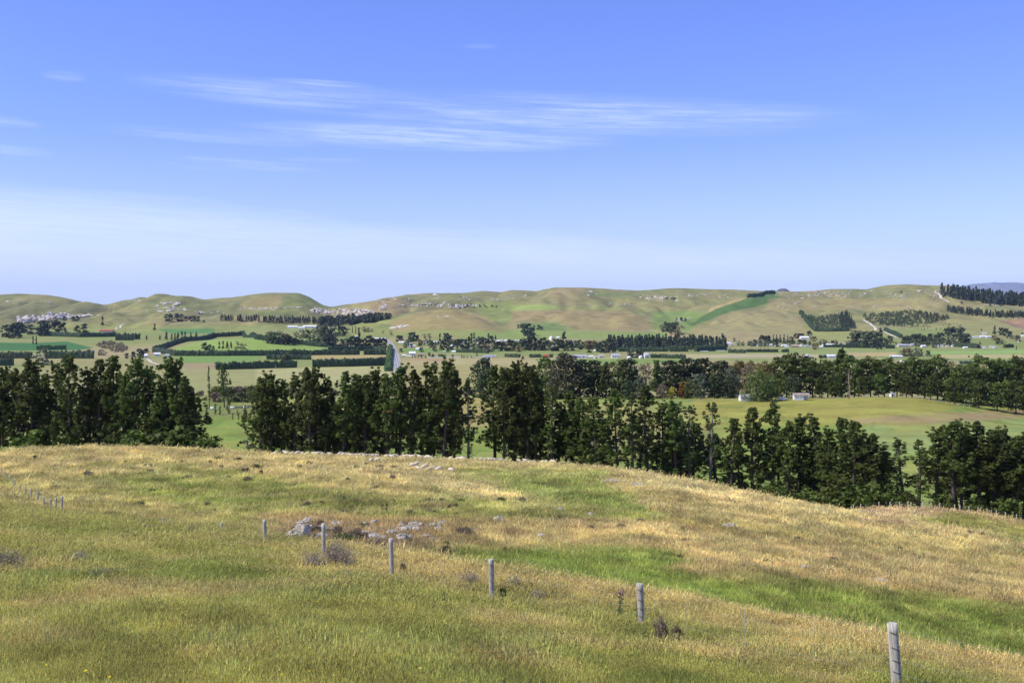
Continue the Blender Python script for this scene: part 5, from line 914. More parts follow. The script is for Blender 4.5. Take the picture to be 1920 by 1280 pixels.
for i, (a_, b_) in enumerate([((800, 671), (866, 671)), ((882, 671), (923, 671)), ((754, 667.5), (772, 668)), ((1312, 659), (1328, 659)), ((1341, 658), (1360, 658)), ((1512, 651), (1560, 650))]):
    p, q = at(*a_), at(*b_); mb = MB(); n = max(3, int((q - p).length / 4)); rails = MB()
    for j in range(n + 1): c = p.lerp(q, j / n); c.z = zxy(c.x, c.y); mb.box((c.x - p.x, c.y - p.y, c.z - p.z + .6), (.25, .25, 1.9))
    for zz in (.5, 1.1, 1.6): rails.tube([(0, 0, zz), ((q - p).x, (q - p).y, zxy(q.x, q.y) - p.z + zz)], .22, 4)
    place('rail_fence', [('posts', mb.mesh('rail_posts', [M_WHITE])), ('rails', rails.mesh('rails', [M_WHITE]))], p, ['long white rail fence along the tan paddock', 'white rail fence right of the gateway by the tan paddock', 'white rail fence in front of the square farmhouse', 'white rail below the village wood, left piece', 'white rail below the village wood, right piece', 'white rail before the village roofs at right'][i], 'fence')
for i, (x, y, c, lab) in enumerate([(742, 684, 0, 'pale car nearest on the far highway'), (739, 668, 3, 'grey car in the middle of the far highway'), (737, 657, 1, 'red car on the far highway'), (731, 646, 2, 'dark car near the top of the far highway'), (735.5, 652, 0, 'white car below the village on the highway')]):
    b = at(x, y); b.z += .65; place('car', CARS[c], b, lab, 'car', 'cars on the highway', 1.5)
mb = MB(); mb.tube([(0, 0, 0), (0, 0, 9)], .22, 6); arm = MB(); arm.box((0, 0, 8.4), (2.6, .15, .15)); POLE = [('pole', mb.mesh('pole', [M_WHITE])), ('cross_arm', arm.mesh('cross_arm', [M_WOOD]))]
for i, (x, y, lab) in enumerate([(750, 664, 'pale power pole just right of the highway'), (815, 669, 'pale power pole above the long white rail fence'), (885, 670, 'pale power pole above the shorter rail fence'), (1116, 661, 'pale power pole in front of the dark village trees'), (1191, 650, 'pale power pole inside the village wood')]): place('power_pole', POLE, at(x, y), lab, 'pole', 'power poles on the plain', 0, 1.)

# ------------------------------------------------------------------ limestone on the far hills
def boulders(x0, x1, y0, y1, n, smin, smax, label, seed, slope=0., m_=None, name='rock_outcrop', tall=.5, poly=None):
    g = np.random.default_rng(seed); O = at((x0 + x1) / 2, (y0 + y1) / 2); bm = bmesh.new(); bmesh.ops.create_icosphere(bm, subdivisions=1, radius=1); co = np.array([v.co[:] for v in bm.verts]); fc = np.array([[v.index for v in f.verts] for f in bm.faces]); bm.free(); V, Fs, b = [], [], 0
    nc = max(3, n // 7); cx = g.uniform(x0, x1, nc); cyf = g.random(nc)
    for i in range(n):
        j = g.integers(nc); x = np.clip(cx[j] + g.normal(0, (x1 - x0) * .035 + 2), x0, x1); f = np.clip(cyf[j] + g.normal(0, .10), 0, 1); y = y0 + (y1 - y0) * f + slope * (x - x0)
        p = at(x, y); s_ = g.uniform(smin, smax) * (.5 + g.random() ** 2); q = co * (1 + g.normal(0, .22, (len(co), 1))) * np.array((s_ * g.uniform(.8, 2.0), s_ * g.uniform(.7, 1.3), s_ * tall * g.uniform(.6, 1.3)))
        a_ = g.uniform(-.5, .5); R = np.array([[math.cos(a_), -math.sin(a_), 0], [math.sin(a_), math.cos(a_), 0], [0, 0, 1]]); V.append(q @ R.T + np.array(p - O) + (0, 0, s_ * .1)); Fs.append(fc + b); b += len(co)
    return tag(link(name, mesh(name, np.concatenate(V), [np.concatenate(Fs)], [m_ or M_CLIFF]), None, O), label, None, None, 'stuff')
OUT = [(35, 125, 597, 605, 240, 3, 8, 'large pale limestone quarry face at far left', -.08, 1.0), (90, 165, 590, 597, 150, 2, 6, 'limestone blocks along the top of the left quarry', -.02, .7), (190, 300, 560, 588, 60, 2, 5, 'scattered limestone on the left hill', 0, .4), (305, 330, 566, 584, 40, 3, 7, 'pale limestone scar on the left hill', 0, .5), (320, 345, 566, 573, 20, 2, 5, 'small limestone scar right of the pale one', 0, .4),
       (300, 420, 578, 590, 90, 2, 6, 'limestone ledges above the left tree clump', 0, .4), (10, 95, 565, 568, 25, 2, 5, 'thin pale ledge on the far left hill', 0, .3), (450, 580, 578, 584, 90, 2, 5, 'limestone ledges at the foot of the flat-topped hill', -.02, .4), (585, 700, 578, 590, 330, 2, 7, 'broad limestone outcrops above the plantation', .03, .6), (700, 770, 560, 580, 70, 2, 5, 'scattered limestone right of the saddle', -.1, .4),
       (712, 722, 574, 583, 26, 3, 6, 'bright limestone scar on the hillside', 0, .5), (764, 900, 567, 574, 170, 2, 5.5, 'row of limestone cliffs across the middle hill', .03, .6), (815, 825, 553, 560, 20, 2, 5, 'limestone patch near the skyline', 0, .5), (860, 940, 556, 566, 50, 2, 4, 'scattered limestone under the middle skyline', 0, .4), (950, 1000, 550, 560, 25, 2, 4, 'pale stones left of the round hilltop', 0, .4), (1100, 1120, 544, 558, 40, 2, 5, 'limestone scree right of the round hilltop', 0, .4),
       (1095, 1190, 566, 574, 50, 1.5, 4, 'thin pale ledges on the middle slope', 0, .3), (1200, 1270, 553, 564, 90, 2, 5, 'limestone rocks above the green gully', .03, .5), (1270, 1375, 550, 560, 90, 1.5, 4.5, 'scattered limestone under the long skyline', 0, .4), (1262, 1290, 596, 602, 40, 2, 5, 'limestone outcrop beside the slope trees', 0, .6), (732, 765, 613, 617, 60, 3, 7, 'bright white limestone cut above the highway', -.15, .5),
       (1455, 1580, 546, 560, 260, 1.5, 4.5, 'pale limestone pavement on the right hill', 0, .3), (1455, 1540, 566, 577, 60, 1.5, 4, 'loose stones below the limestone pavement', 0, .3), (1580, 1680, 546, 558, 160, 1.5, 4, 'limestone pavement in the middle of the right hill', 0, .3), (1690, 1770, 542, 562, 140, 1.5, 4.5, 'limestone ledges under the skyline forest', .03, .4), (1570, 1710, 572, 581, 60, 1.5, 4, 'pale stones above the scrub wood', 0, .3), (820, 860, 593, 597, 24, 1.5, 4, 'small limestone ledge on the brown spur', 0, .3), (1845, 1905, 567, 573, 40, 1.5, 4, 'pale stones between the right forests', 0, .3)]
for i, (x0, x1, y0, y1, n, a_, b_, lab, sl, tl) in enumerate(OUT): boulders(x0, x1, y0, y1, n, a_, b_, lab, 900 + i, sl, tall=tl)
# dark shrubs sprinkled on the cliffs and slopes
wood([(775, 571), (880, 572), (935, 574), (935, 577), (870, 577), (775, 573)], 34, 3.2, 'dark shrubs growing on the middle cliffs', 'rnd', seed=21); wood([(600, 580), (690, 584), (690, 588), (600, 583)], 16, 3, 'dark shrubs on the limestone above the plantation', 'rnd', seed=22); wood([(1200, 557), (1270, 560), (1270, 564), (1200, 559)], 12, 3.4, 'dark shrubs among the rocks above the green gully', 'rnd', seed=23)
wood([(1700, 612), (1800, 604), (1810, 620), (1720, 622)], 60, 1.8, 'tiny bushes dotting the right hill foot', 'rnd', seed=24)

# ------------------------------------------------------------------ fence across the near slope
def post_mesh(seed, h, r):
    g = np.random.default_rng(seed); k, rows = 14, 12; V = []; ph = g.uniform(0, 6, 4)
    for i in range(rows):
        z = -.35 + (h + .35) * i / (rows - 1)
        for j in range(k): a_ = 6.2832 * j / k; q = r * (1 + .05 * math.sin(2 * a_ + ph[0]) + .035 * math.sin(5 * a_ + ph[1] + z * .8) - .06 * (i / rows) + g.normal(0, .006)); V.append((q * math.cos(a_), q * math.sin(a_), z + (g.normal(0, .006) if i == rows - 1 else 0)))
    V.append((0, 0, h + .004)); Fs = [(i * k + j, i * k + (j + 1) % k, (i + 1) * k + (j + 1) % k, (i + 1) * k + j) for i in range(rows - 1) for j in range(k)] + [((rows - 1) * k + j, (rows - 1) * k + (j + 1) % k, len(V) - 1) for j in range(k)]
    me = bpy.data.meshes.new('fence_post'); me.from_pydata(V, [], Fs); me.polygons.foreach_set('use_smooth', [i < k * (rows - 1) for i in range(len(Fs))]); me.materials.append(M_WOOD); me.update(); return me
# (bearing px, distance, row of the top, radius, lean in degrees)
FP = [(2300, 13.0, 1275, .078, 0), (1683, 17.2, 1168, .082, -4), (1203, 25.6, 1093, .080, -2.5), (922, 29.5, 1048, .075, -1), (735, 33.0, 1009, .075, -1.5), (607, 38.0, 981, .078, -.5), (496, 46, 982, .085, 0), (415, 57, 990, .08, 0), (306, 70, 983, .08, 0), (116, 80, 950, .085, 1), (105, 86, 936, .085, 0), (95, 93, 930, .085, 0), (82, 100, 916, .085, 0), (71, 108, 916, .085, 0), (58, 116, 916, .085, 0), (48, 124, 916, .085, 0), (37, 132, 912, .085, 0), (28, 140, 906, .085, 0), (19, 148, 902, .085, 0), (10, 156, 895, .085, 0), (3, 163, 887, .085, 0), (-8, 171, 884, .085, 0), (-22, 180, 880, .085, 0)]
fence = link('wire_fence', None, None, G(1683, 17.2)); tag(fence, 'wire fence with weathered round posts crossing the near slope', 'fence'); tops = []; O = fence.location.copy()
for i, (x, D, yt, r, ln) in enumerate(FP):
    b = G(x, D); zt = -(yt - HYP) / F * D; h = min(1.5, max(0.95 if D < 50 else .62, zt - b.z)) if D < 75 else max(.9, min(1.35, 1.2))
    o = link('fence_post', post_mesh(i, h, r), fence, b - O); o.rotation_euler = (math.radians(random.uniform(-1, 1)), math.radians(ln), random.uniform(0, 6) * 0); tops.append((b, h, ln))
    if i in (1, 2, 3):
        for zz in ((h - .12), (h - .36), (h - .56), (h - .74)):
            q = MB(); a0 = -2.4 - .1 * i; q.tube([(math.cos(a0 + t * 2.3) * (r + .002), math.sin(a0 + t * 2.3) * (r + .002), zz - .09 * t ** 1.4) for t in np.linspace(0, 1, 9)], .0042, 4); link('wire_shadow', q.mesh('wire_shadow', [M_WIRESHADE]), o)  # dark bands shaped as the fence wires' shadows slanting down the post
for hz, lv in ((.93, 0), (.72, 1), (.5, 2), (.3, 3)):
    q = MB(); pts = []
    for (a0, h0, l0), (a1, h1, l1) in zip(tops[:-1], tops[1:]):
        for t in np.linspace(0, 1, 7)[:-1]: p = a0.lerp(a1, t); gz = zxy(p.x, p.y) if p.y > 1 else p.z; p.z = (a0.z + h0 * hz) * (1 - t) + (a1.z + h1 * hz) * t - .05 * math.sin(math.pi * t); p.z = max(p.z, gz + .12); pts.append(p - O + Vector((0, -.09, 0)))
    q.tube(pts, .0016, 4); link('wire', q.mesh('wire', [M_WIRE]), fence)
for (x, D, h) in ((1525, 19.5, 1.05), (1395, 21.6, 1.05), (1288, 24.0, 1.0), (1113, 26.8, 1.0), (1045, 28, 1.0), (830, 31.2, .95)):
    b = G(x, D); q = MB(); q.tube([(0, 0, -.1), (.01, 0, h)], .006, 4); link('batten', q.mesh('batten', [M_WOOD]), fence, b - O)
# fence along the right knoll, in front of the pines
f2 = link('wire_fence', None, None, G(1640, 224)); tag(f2, 'grey post and wire fence along the bare knoll before the right pines', 'fence'); O = f2.location.copy(); P2 = post_mesh(77, 1.25, .11); pl = []
for i, (x, D) in enumerate([(1596, 226), (1614, 226), (1648, 226), (1669, 227), (1687, 227), (1708, 228), (1730, 228), (1746, 228), (1762, 228), (1790, 228), (1800, 228), (1817, 228), (1834, 228), (1851, 228), (1868, 227), (1885, 227), (1906, 226), (1925, 226), (1945, 226)]):
    b = G(x, D, .05); link('fence_post', P2, f2, b - O); pl.append(b - O)
for hz in (1.1, .75, .4): q = MB(); q.tube([p + Vector((0, -.12, hz)) for p in pl], .006, 4); link('wire', q.mesh('wire', [M_WIRE]), f2)
# fence in front of the second wood
f3 = link('paddock_fence', None, None, G(1400, 600)); tag(f3, 'pale post fence along the top of the golden paddock', 'fence'); O = f3.location.copy(); P3 = post_mesh(78, 1.3, .13); pl = []
for i in range(54): x = 1235 + i * 11.0; D = 606 if x < 1760 else 606 - (x - 1760) * .2; b = G(x, D, .05); link('fence_post', P3, f3, b - O); pl.append(b - O)
for hz in (1.15, .7): q = MB(); q.tube([p + Vector((0, -.15, hz)) for p in pl], .03, 4); link('rail', q.mesh('rail', [M_WOOD]), f3)

# ------------------------------------------------------------------ sheep
def sheep_mesh(name, pose):
    me = bpy.data.meshes.new(name); bm = bmesh.new(); sl = bm.verts.layers.skin.verify()
    hd = {'stand': [(.50, 0, .78), (.66, 0, .93), (.80, 0, .92)], 'graze': [(.52, 0, .62), (.68, 0, .36), (.80, 0, .16)], 'look': [(.50, .03, .80), (.62, .12, .95), (.70, .24, .93)]}[pose]
    J = {'hip': ((-.38, 0, .64), .28), 'mid': ((-.06, 0, .63), .34), 'ch': ((.26, 0, .66), .29), 'n': (hd[0], .13), 'h1': (hd[1], .095), 'h2': (hd[2], .055)}; vs = {}
    for k_, (c, r) in J.items(): v = bm.verts.new(c); v[sl].radius = (r, r); vs[k_] = v
    for a_, b_ in (('hip', 'mid'), ('mid', 'ch'), ('ch', 'n'), ('n', 'h1'), ('h1', 'h2')): bm.edges.new((vs[a_], vs[b_]))
    for rt, x, s_ in (('hip', -.42, 1), ('hip', -.42, -1), ('ch', .28, 1), ('ch', .28, -1)):
        u = bm.verts.new((x, .13 * s_, .42)); u[sl].radius = (.085, .085); k2 = bm.verts.new((x + (-.05 if rt == 'hip' else .01), .13 * s_, .22)); k2[sl].radius = (.04, .04); f_ = bm.verts.new((x, .13 * s_, .0)); f_[sl].radius = (.032, .032); bm.edges.new((vs[rt], u)); bm.edges.new((u, k2)); bm.edges.new((k2, f_))
    tl = bm.verts.new((-.62, 0, .52)); tl[sl].radius = (.05, .05); bm.edges.new((vs['hip'], tl)); vs['hip'][sl].use_root = True
    bm.to_mesh(me); bm.free(); ob = bpy.data.objects.new('temp', me); C.objects.link(ob); ob.modifiers.new('s', 'SKIN'); sb = ob.modifiers.new('d', 'SUBSURF'); sb.levels = sb.render_levels = 1
    out = bpy.data.meshes.new_from_object(ob.evaluated_get(bpy.context.evaluated_depsgraph_get())); bpy.data.objects.remove(ob); n = len(out.vertices); co = np.empty(n * 3, np.float32); out.vertices.foreach_get('co', co); co = co.reshape(-1, 3)
    body = (co[:, 0] < .45) & (co[:, 2] > .38); g = np.random.default_rng(4); co[body] += g.normal(0, .014, (body.sum(), 3)); out.vertices.foreach_set('co', co.ravel())
    out.materials.clear(); out.materials.append(M_WOOL); out.materials.append(M_FACE)
    for p in out.polygons: c = p.center; p.material_index = 1 if (c.x > J['h1'][0][0] - .04 and abs(c.z - J['h1'][0][2]) < .35) or c.z < .30 else 0; p.use_smooth = True
    out.name = name
    ear = MB()
    h = Vector(J['h1'][0])
    for s_ in (-1, 1): ear.add([h + Vector((-.02, s_ * .05, .05)), h + Vector((.03, s_ * .05, .05)), h + Vector((0, s_ * .17, .03)), h + Vector((0, s_ * .06, .09))], [(0, 1, 2), (1, 3, 2), (3, 0, 2), (1, 0, 3)])
    return [('body', out), ('ears', ear.mesh('ears', [M_FACE]))]
M_FACE = plain('sheep_face', (.50, .42, .34), .8, .2, 8)
SHP = {p: sheep_mesh('sheep_' + p, p) for p in ('stand', 'graze', 'look')}
near_sheep = [(696, 868, 'graze', 1.2, 'sheep with its head down at the flock edge, above the dark tuft'), (708, 867, 'stand', -.3, 'sheep standing just right of the flock-edge pair'), (774, 877, 'graze', 3.3, 'leftmost large sheep of the small group below the crest'), (780, 876, 'stand', .2, 'large sheep overlapping the leftmost one below the crest'), (786, 881, 'stand', 2.8, 'low sheep lying right of the overlapping pair'), (795, 881, 'stand', .1, 'sheep facing right in the middle of the small group'), (801, 876, 'look', -1.3, 'sheep facing the viewer behind the small group'),
              (803, 883, 'stand', .4, 'sheep lying in front of the facing sheep'), (811, 881, 'look', .3, 'sheep with raised head right of the lying one'), (823, 884, 'graze', .2, 'smaller grazing sheep second from the right of the group'), (846, 886, 'graze', 2.7, 'separate large sheep at the right end of the small group')]
for x, y, p, rz, lab in near_sheep: b = at(x, y, -.02 if 'lying' not in lab else .28); place('sheep', SHP[p], b, lab, 'sheep', 'sheep below the crest', rz, .95)
xs = sorted(random.uniform(512, 1040) for _ in range(118))
xs = [x for x in xs if not (870 < x < 885 or 960 < x < 972 or 1008 < x < 1014)]
xs = sorted(xs + [random.uniform(590, 790) for _ in range(22)])
for i, x in enumerate(xs):
    Dc = float(np.interp(x, PX, cD)) + random.uniform(-2, 6); place('sheep', SHP[random.choice(('stand', 'graze', 'stand', 'look'))], G(x, Dc, .12), f'cream sheep in the flock along the hill crest, {nth(i)} from the left', 'sheep', 'flock of sheep on the hill crest', random.choice((0, 3.14)) + random.uniform(-.6, .6), random.uniform(.74, .9))

# ------------------------------------------------------------------ rocks behind the fence
def rock_mesh(seed, sub=3):
    g = np.random.default_rng(seed); bm = bmesh.new(); bmesh.ops.create_icosphere(bm, subdivisions=sub, radius=1); co = np.array([v.co[:] for v in bm.verts])
    for _ in range(9): n = g.normal(0, 1, 3); n /= np.linalg.norm(n); d = g.uniform(.55, .85); s_ = co @ n; co = co - np.outer(np.clip(s_ - d, 0, None), n) * .85
    f1 = fbm(co[:, 0] * 2.4 + seed, co[:, 1] * 2.4 + co[:, 2] * 2, seed, 3) - .5; f2 = fbm(co[:, 0] * 6 + seed, co[:, 2] * 6 + co[:, 1] * 4, seed + 5, 2) - .5; co *= (1 + f1 * .5 + f2 * .22)[:, None]
    for v, c in zip(bm.verts, co): v.co = c
    me = bpy.data.meshes.new('rock'); bm.to_mesh(me); bm.free(); me.materials.append(M_ROCK); return [(None, me)]
ROCKS = [rock_mesh(i) for i in range(8)]
RK = [(549, 1013, 15, 12, 'big rounded boulder left of the second-nearest rock post'), (566, 1012, 14, 20, 'tall pale boulder with a hollow at the left outcrop'), (556, 1005, 9, 11, 'reddish inner stone of the hollow boulder'), (540, 1008, 8, 7, 'small stone at the far left of the outcrop'), (565, 990, 11, 9, 'white boulder on top of the left outcrop'), (576, 985, 10, 8, 'topmost pale stone of the left outcrop'), (546, 981, 6, 4, 'small stone peeping behind the brown bush'), (585, 1001, 12, 9, 'pale stone in the middle of the left outcrop'), (592, 1013, 10, 8, 'stone at the foot of the left outcrop'),
      (600, 1000, 12, 10, 'pale stone touching the fence post'), (606, 1012, 12, 9, 'lower stone behind the fence post'), (578, 1000, 8, 9, 'grey stone beside the dark shrub'), (628, 990, 8, 8, 'pale stone right of the fence post'), (622, 1000, 8, 6, 'small stone right of the fence post'), (636, 984, 6, 5, 'tiny stone above the green bush'), (685, 990, 9, 7, 'lone white stone above the grey bush'), (702, 984, 9, 8, 'round stone between the two outcrops'), (684, 1012, 18, 11, 'broad pink-grey boulder in the middle'), (700, 1013, 16, 10, 'flat boulder right of the broad one'), (716, 1012, 10, 6, 'small flat stone right of the flat boulder'),
      (734, 1006, 12, 9, 'grey stone above the fence post top'), (748, 998, 9, 7, 'pale stone left of the right outcrop'), (752, 989, 9, 8, 'leftmost stone of the right outcrop'), (757, 1000, 12, 8, 'round stone of the right outcrop'), (766, 995, 10, 8, 'second pale stone of the right outcrop'), (775, 992, 12, 10, 'white stone in the middle of the right outcrop'), (782, 998, 12, 8, 'broad stone low in the right outcrop'), (788, 991, 10, 8, 'pale stone right in the outcrop'), (753, 1018, 14, 14, 'dark-hollowed boulder right of the fence post'), (812, 993, 12, 8, 'grey stone with dark cracks'), (822, 996, 10, 8, 'dark grey stone beside the cracked one'), (827, 986, 9, 6, 'small top stone at the far right outcrop'),
      (798, 1008, 9, 5, 'low pale stone under the right outcrop'), (812, 1014, 12, 4, 'flat pale stone in the brown grass'), (770, 1010, 8, 5, 'half-buried stone under the right outcrop'), (936, 979, 12, 8, 'lone grey boulder further up the slope'), (700, 1000, 7, 5, 'small stone in the grass hollow'), (660, 998, 6, 4, 'tiny white stone near the green bush'), (880, 997, 14, 4, 'flat pale ledge in the straw grass'), (1015, 1008, 10, 5, 'pinkish stone in the straw grass'), (1146, 905, 18, 4, 'flat pale ledge by the green strip'), (1195, 912, 14, 4, 'smaller pale ledge right of the green strip'), (1048, 958, 9, 5, 'pale stone beside a dark tuft'), (1110, 968, 12, 5, 'pinkish ledge in the straw grass'), (1370, 990, 16, 5, 'flat ledge on the right straw slope'), (1510, 1068, 14, 5, 'pale flat stone low on the straw slope'), (1650, 1092, 18, 5, 'pinkish bare ledge low on the right slope')]
for i, (x, y, wp, hp_, lab) in enumerate(RK): b = at(x, y); D = b.y; kk_ = 1.3 if x < 640 else 1.12; sx, sz = wp / F * D * .85 * kk_, hp_ / F * D * .9 * kk_; place('rock', ROCKS[i % 8], b + Vector((0, sx * .5, sz * .45)), lab, 'rock', 'limestone rocks behind the fence', random.uniform(0, 6.28), (sx, sx, sz * 1.05))

# ------------------------------------------------------------------ shrubs, thistles, flowers
def twiggy(seed, h, r, n, m_, leafn=0, lm=None, lq=.02):
    """bush of many thin branching stems, optionally with small leaves"""
    g = np.random.default_rng(seed); mb = MB(); tips = []
    for i in range(n):
        a_ = g.uniform(0, 6.283); out = g.random() ** .6; p = np.array((g.normal(0, r * .15), g.normal(0, r * .15), -.03)); d = np.array((math.cos(a_) * out * r, math.sin(a_) * out * r, h * g.uniform(.55, 1.0) * (1 - .35 * out))); m1 = p + d * .5 + g.normal(0, .05 * h, 3); m2 = p + d
        mb.tube([p, m1, m2], [.008 * h + .002, .006 * h + .0015, .003], 3, cap=False); tips.append(m2)
        for k_ in range(4): s_ = g.uniform(.4, 1.); q = p + (m2 - p) * s_; e_ = q + g.normal(0, .13 * h, 3) + np.array((0, 0, .07 * h)); mb.tube([q, e_], [.004 * h + .001, .0025], 3, cap=False); tips.append(e_)
    tips = np.array(tips); out = [('stems', mb.mesh('stems', [m_]))]
    if leafn: c = np.repeat(tips, leafn, 0) + g.normal(0, .06 * h, (len(tips) * leafn, 3)); Vq, Fq = quads(c, lq, g); out.append(('leaves', mesh('leaves', Vq, [Fq], [lm])))
    return out
M_DEADST = plain('dead_stems', (.33, .28, .235), .95, .35, 6); M_DARKST = plain('dark_stems', (.13, .105, .085), .95, .35, 6); M_DEADLF = leaf('dead_heads', (.24, .195, .135), (.40, .34, .25), .2, (.34, .28, .20)); M_BRSH = leaf('brown_shrub', (.17, .13, .09), (.27, .21, .14), .15, (.24, .18, .12)); M_GRSH = leaf('green_shrub', (.06, .09, .025), (.12, .15, .05), .2); M_THL = leaf('thistle_leaves', (.07, .10, .04), (.13, .16, .07), .25)
DEADB = [twiggy(500 + i, 1., .62, 60, M_DEADST, 3, M_DEADLF, .022) for i in range(3)]; BRB = [twiggy(510 + i, 1., .9, 70, M_DARKST, 9, M_BRSH, .05) for i in range(3)]; GRB = [twiggy(520 + i, 1., .9, 60, M_DARKST, 9, M_GRSH, .055) for i in range(2)]
def shrub(kind, x, y, hpx, wpx, lab, cat='bush', group=None, D=None):
    b = at(x, y, .02) if D is None else G(x, D, .02); h = hpx / F * b.y; wd = wpx / F * b.y; pr = {'dead': DEADB, 'brown': BRB, 'green': GRB}[kind]; base = {'dead': 1.24, 'brown': 1.8, 'green': 1.8}[kind]
    place({'dead': 'dead_thistle_bush', 'brown': 'brown_shrub', 'green': 'green_shrub'}[kind], pr[int(x) % len(pr)], b, lab, cat, group, random.uniform(0, 6.28), (wd / base, wd / base, h))
for q in [('dead', 14, 1072, 52, 70, 'grey dead thistle clump at the left edge of the slope'), ('dead', 150, 1062, 36, 60, 'upper dead thistle clump on the left slope'), ('dead', 185, 1086, 28, 44, 'lower dead thistle clump on the left slope'), ('dead', 134, 1082, 20, 40, 'small dead clump left of the lower thistle clump'), ('dead', 215, 1082, 22, 44, 'faint dead clump at the right of the left thistles'), ('dead', 588, 1066, 40, 62, 'large grey dead thistle bush left of the fence post'), ('dead', 628, 1062, 58, 60, 'tall grey dead thistle bush at the fence post'), ('dead', 648, 1066, 42, 44, 'right part of the thistle bush by the fence post'), ('dead', 650, 1090, 28, 30, 'small dead thistle in front of the big bush'),
          ('dead', 880, 1098, 36, 46, 'sparse dead thistle left of the tall fence post'), ('dead', 966, 1104, 34, 34, 'sparse dead thistle right of the tall fence post'), ('dead', 1008, 1124, 22, 34, 'low dead thistle halfway between two posts'), ('brown', 560, 1000, 20, 28, 'round brown shrub above the left boulders'), ('brown', 590, 1002, 22, 24, 'brown shrub among the left boulders'), ('brown', 632, 1002, 18, 26, 'brown shrub right of the fence post'), ('brown', 670, 1014, 24, 40, 'dark twiggy shrub beside the broad boulder'), ('green', 645, 1018, 20, 46, 'green bush left of the dark twiggy shrub'),
          ('brown', 700, 1028, 16, 50, 'low brown bramble in front of the boulders, left half'), ('brown', 725, 1034, 16, 40, 'low brown bramble in front of the boulders, right half'), ('green', 680, 990, 12, 24, 'small olive shrub above the broad boulder'), ('brown', 600, 992, 20, 18, 'dark shrub top behind the fence post'), ('brown', 868, 1002, 16, 38, 'olive-brown shrub right of the outcrops'), ('brown', 836, 1044, 24, 22, 'grey-brown shrub at the edge of the green gully'), ('brown', 795, 1034, 12, 34, 'low brown shrub under the right outcrop'), ('green', 836, 1026, 14, 14, 'little green shrub above the grey-brown one'),
          ('brown', 265, 990, 10, 30, 'brown shrub at the hollow left of the posts'), ('brown', 282, 993, 9, 26, 'brown shrub beside the hidden fence post'), ('green', 205, 967, 8, 40, 'green rush clump in the left hollow'), ('brown', 388, 948, 8, 14, 'reddish thistle on the green slope'), ('brown', 402, 960, 9, 8, 'small dead plant at the right of the reddish thistle'), ('dead', 358, 1002, 22, 16, 'pale thistle between two small posts'), ('brown', 712, 878, 8, 16, 'dark tuft below the flock-edge sheep'), ('brown', 946, 1034, 10, 10, 'dark dot shrub in the green gully'), ('brown', 1156, 1086, 12, 12, 'round brown shrub deep in the green gully'),
          ('brown', 1040, 978, 8, 16, 'dark tuft left on the straw slope'), ('brown', 1110, 958, 7, 14, 'dark tuft below the green strip'), ('brown', 1200, 978, 8, 14, 'dark round tuft on the straw slope'), ('brown', 1165, 990, 9, 22, 'olive tuft in the straw grass'), ('brown', 1108, 992, 8, 14, 'dark tuft in the middle of the straw grass'), ('green', 1016, 1036, 8, 24, 'olive tuft at the gully edge')]: shrub(*q)
g_ = random.Random(9)
tl = sorted([(g_.uniform(560, 980), g_.uniform(938, 966)) for _ in range(40)] + [(g_.uniform(60, 560), g_.uniform(855, 950)) for _ in range(30)] + [(g_.uniform(560, 760), g_.uniform(868, 930)) for _ in range(10)] + [(g_.uniform(1240, 1900), g_.uniform(1000, 1080)) for _ in range(20)])
for i, (x, y) in enumerate(tl): shrub('brown' if i % 3 else 'green', x, y, g_.uniform(5, 11), g_.uniform(6, 20), f'small dark thistle tuft dotting the far hill, {nth(i)} from the left', 'thistle', 'thistle tufts on the hill')
# pink thistles
M_PINK = plain('thistle_flower', (.42, .13, .28), .8, .3, 40); M_BUD = plain('thistle_bud', (.17, .12, .10), .8, .3, 40)
def thistle(seed, h, nst, heads):
    g = np.random.default_rng(seed); st = MB(); fl = []; lc = []
    for i in range(nst):
        a_ = g.uniform(0, 6.28); L_ = h * g.uniform(.7, 1.); tp = np.array((math.cos(a_) * .16 * L_, math.sin(a_) * .16 * L_, L_)); bs = np.array((g.normal(0, .03), g.normal(0, .03), -.03)); st.tube([bs, (bs + tp) / 2 + g.normal(0, .02, 3), tp], [.010, .008, .005], 5, cap=False); fl.append(tp)
        for j in range(26): t = g.uniform(0, .85); lc.append(bs + (tp - bs) * t + g.normal(0, .035, 3))
        for j in range(heads): t = g.uniform(.65, .95); q = bs + (tp - bs) * t; e_ = q + np.array((g.normal(0, .06), g.normal(0, .06), g.uniform(.03, .1))); st.tube([q, e_], [.005, .004], 4, cap=False); fl.append(e_)
    out = [('stem', st.mesh('stem', [M_THL])), ]; Vq, Fq = quads(np.array(lc), .055, g, None, .9, .5); out.append(('leaves', mesh('thistle_leaves', Vq, [Fq], [M_THL])))
    for f_ in fl: hb = MB(); hb.tube([f_, f_ + (0, 0, .018), f_ + (0, 0, .032)], [.008, .018, .013], 7); tb = MB(); tb.tube([f_ + (0, 0, .0325), f_ + (0, 0, .052)], [.012, .021], 8); out.append(('flower_head', hb.mesh('bud', [M_BUD]), [('petals', tb.mesh('petals', [M_PINK]))]))
    return out
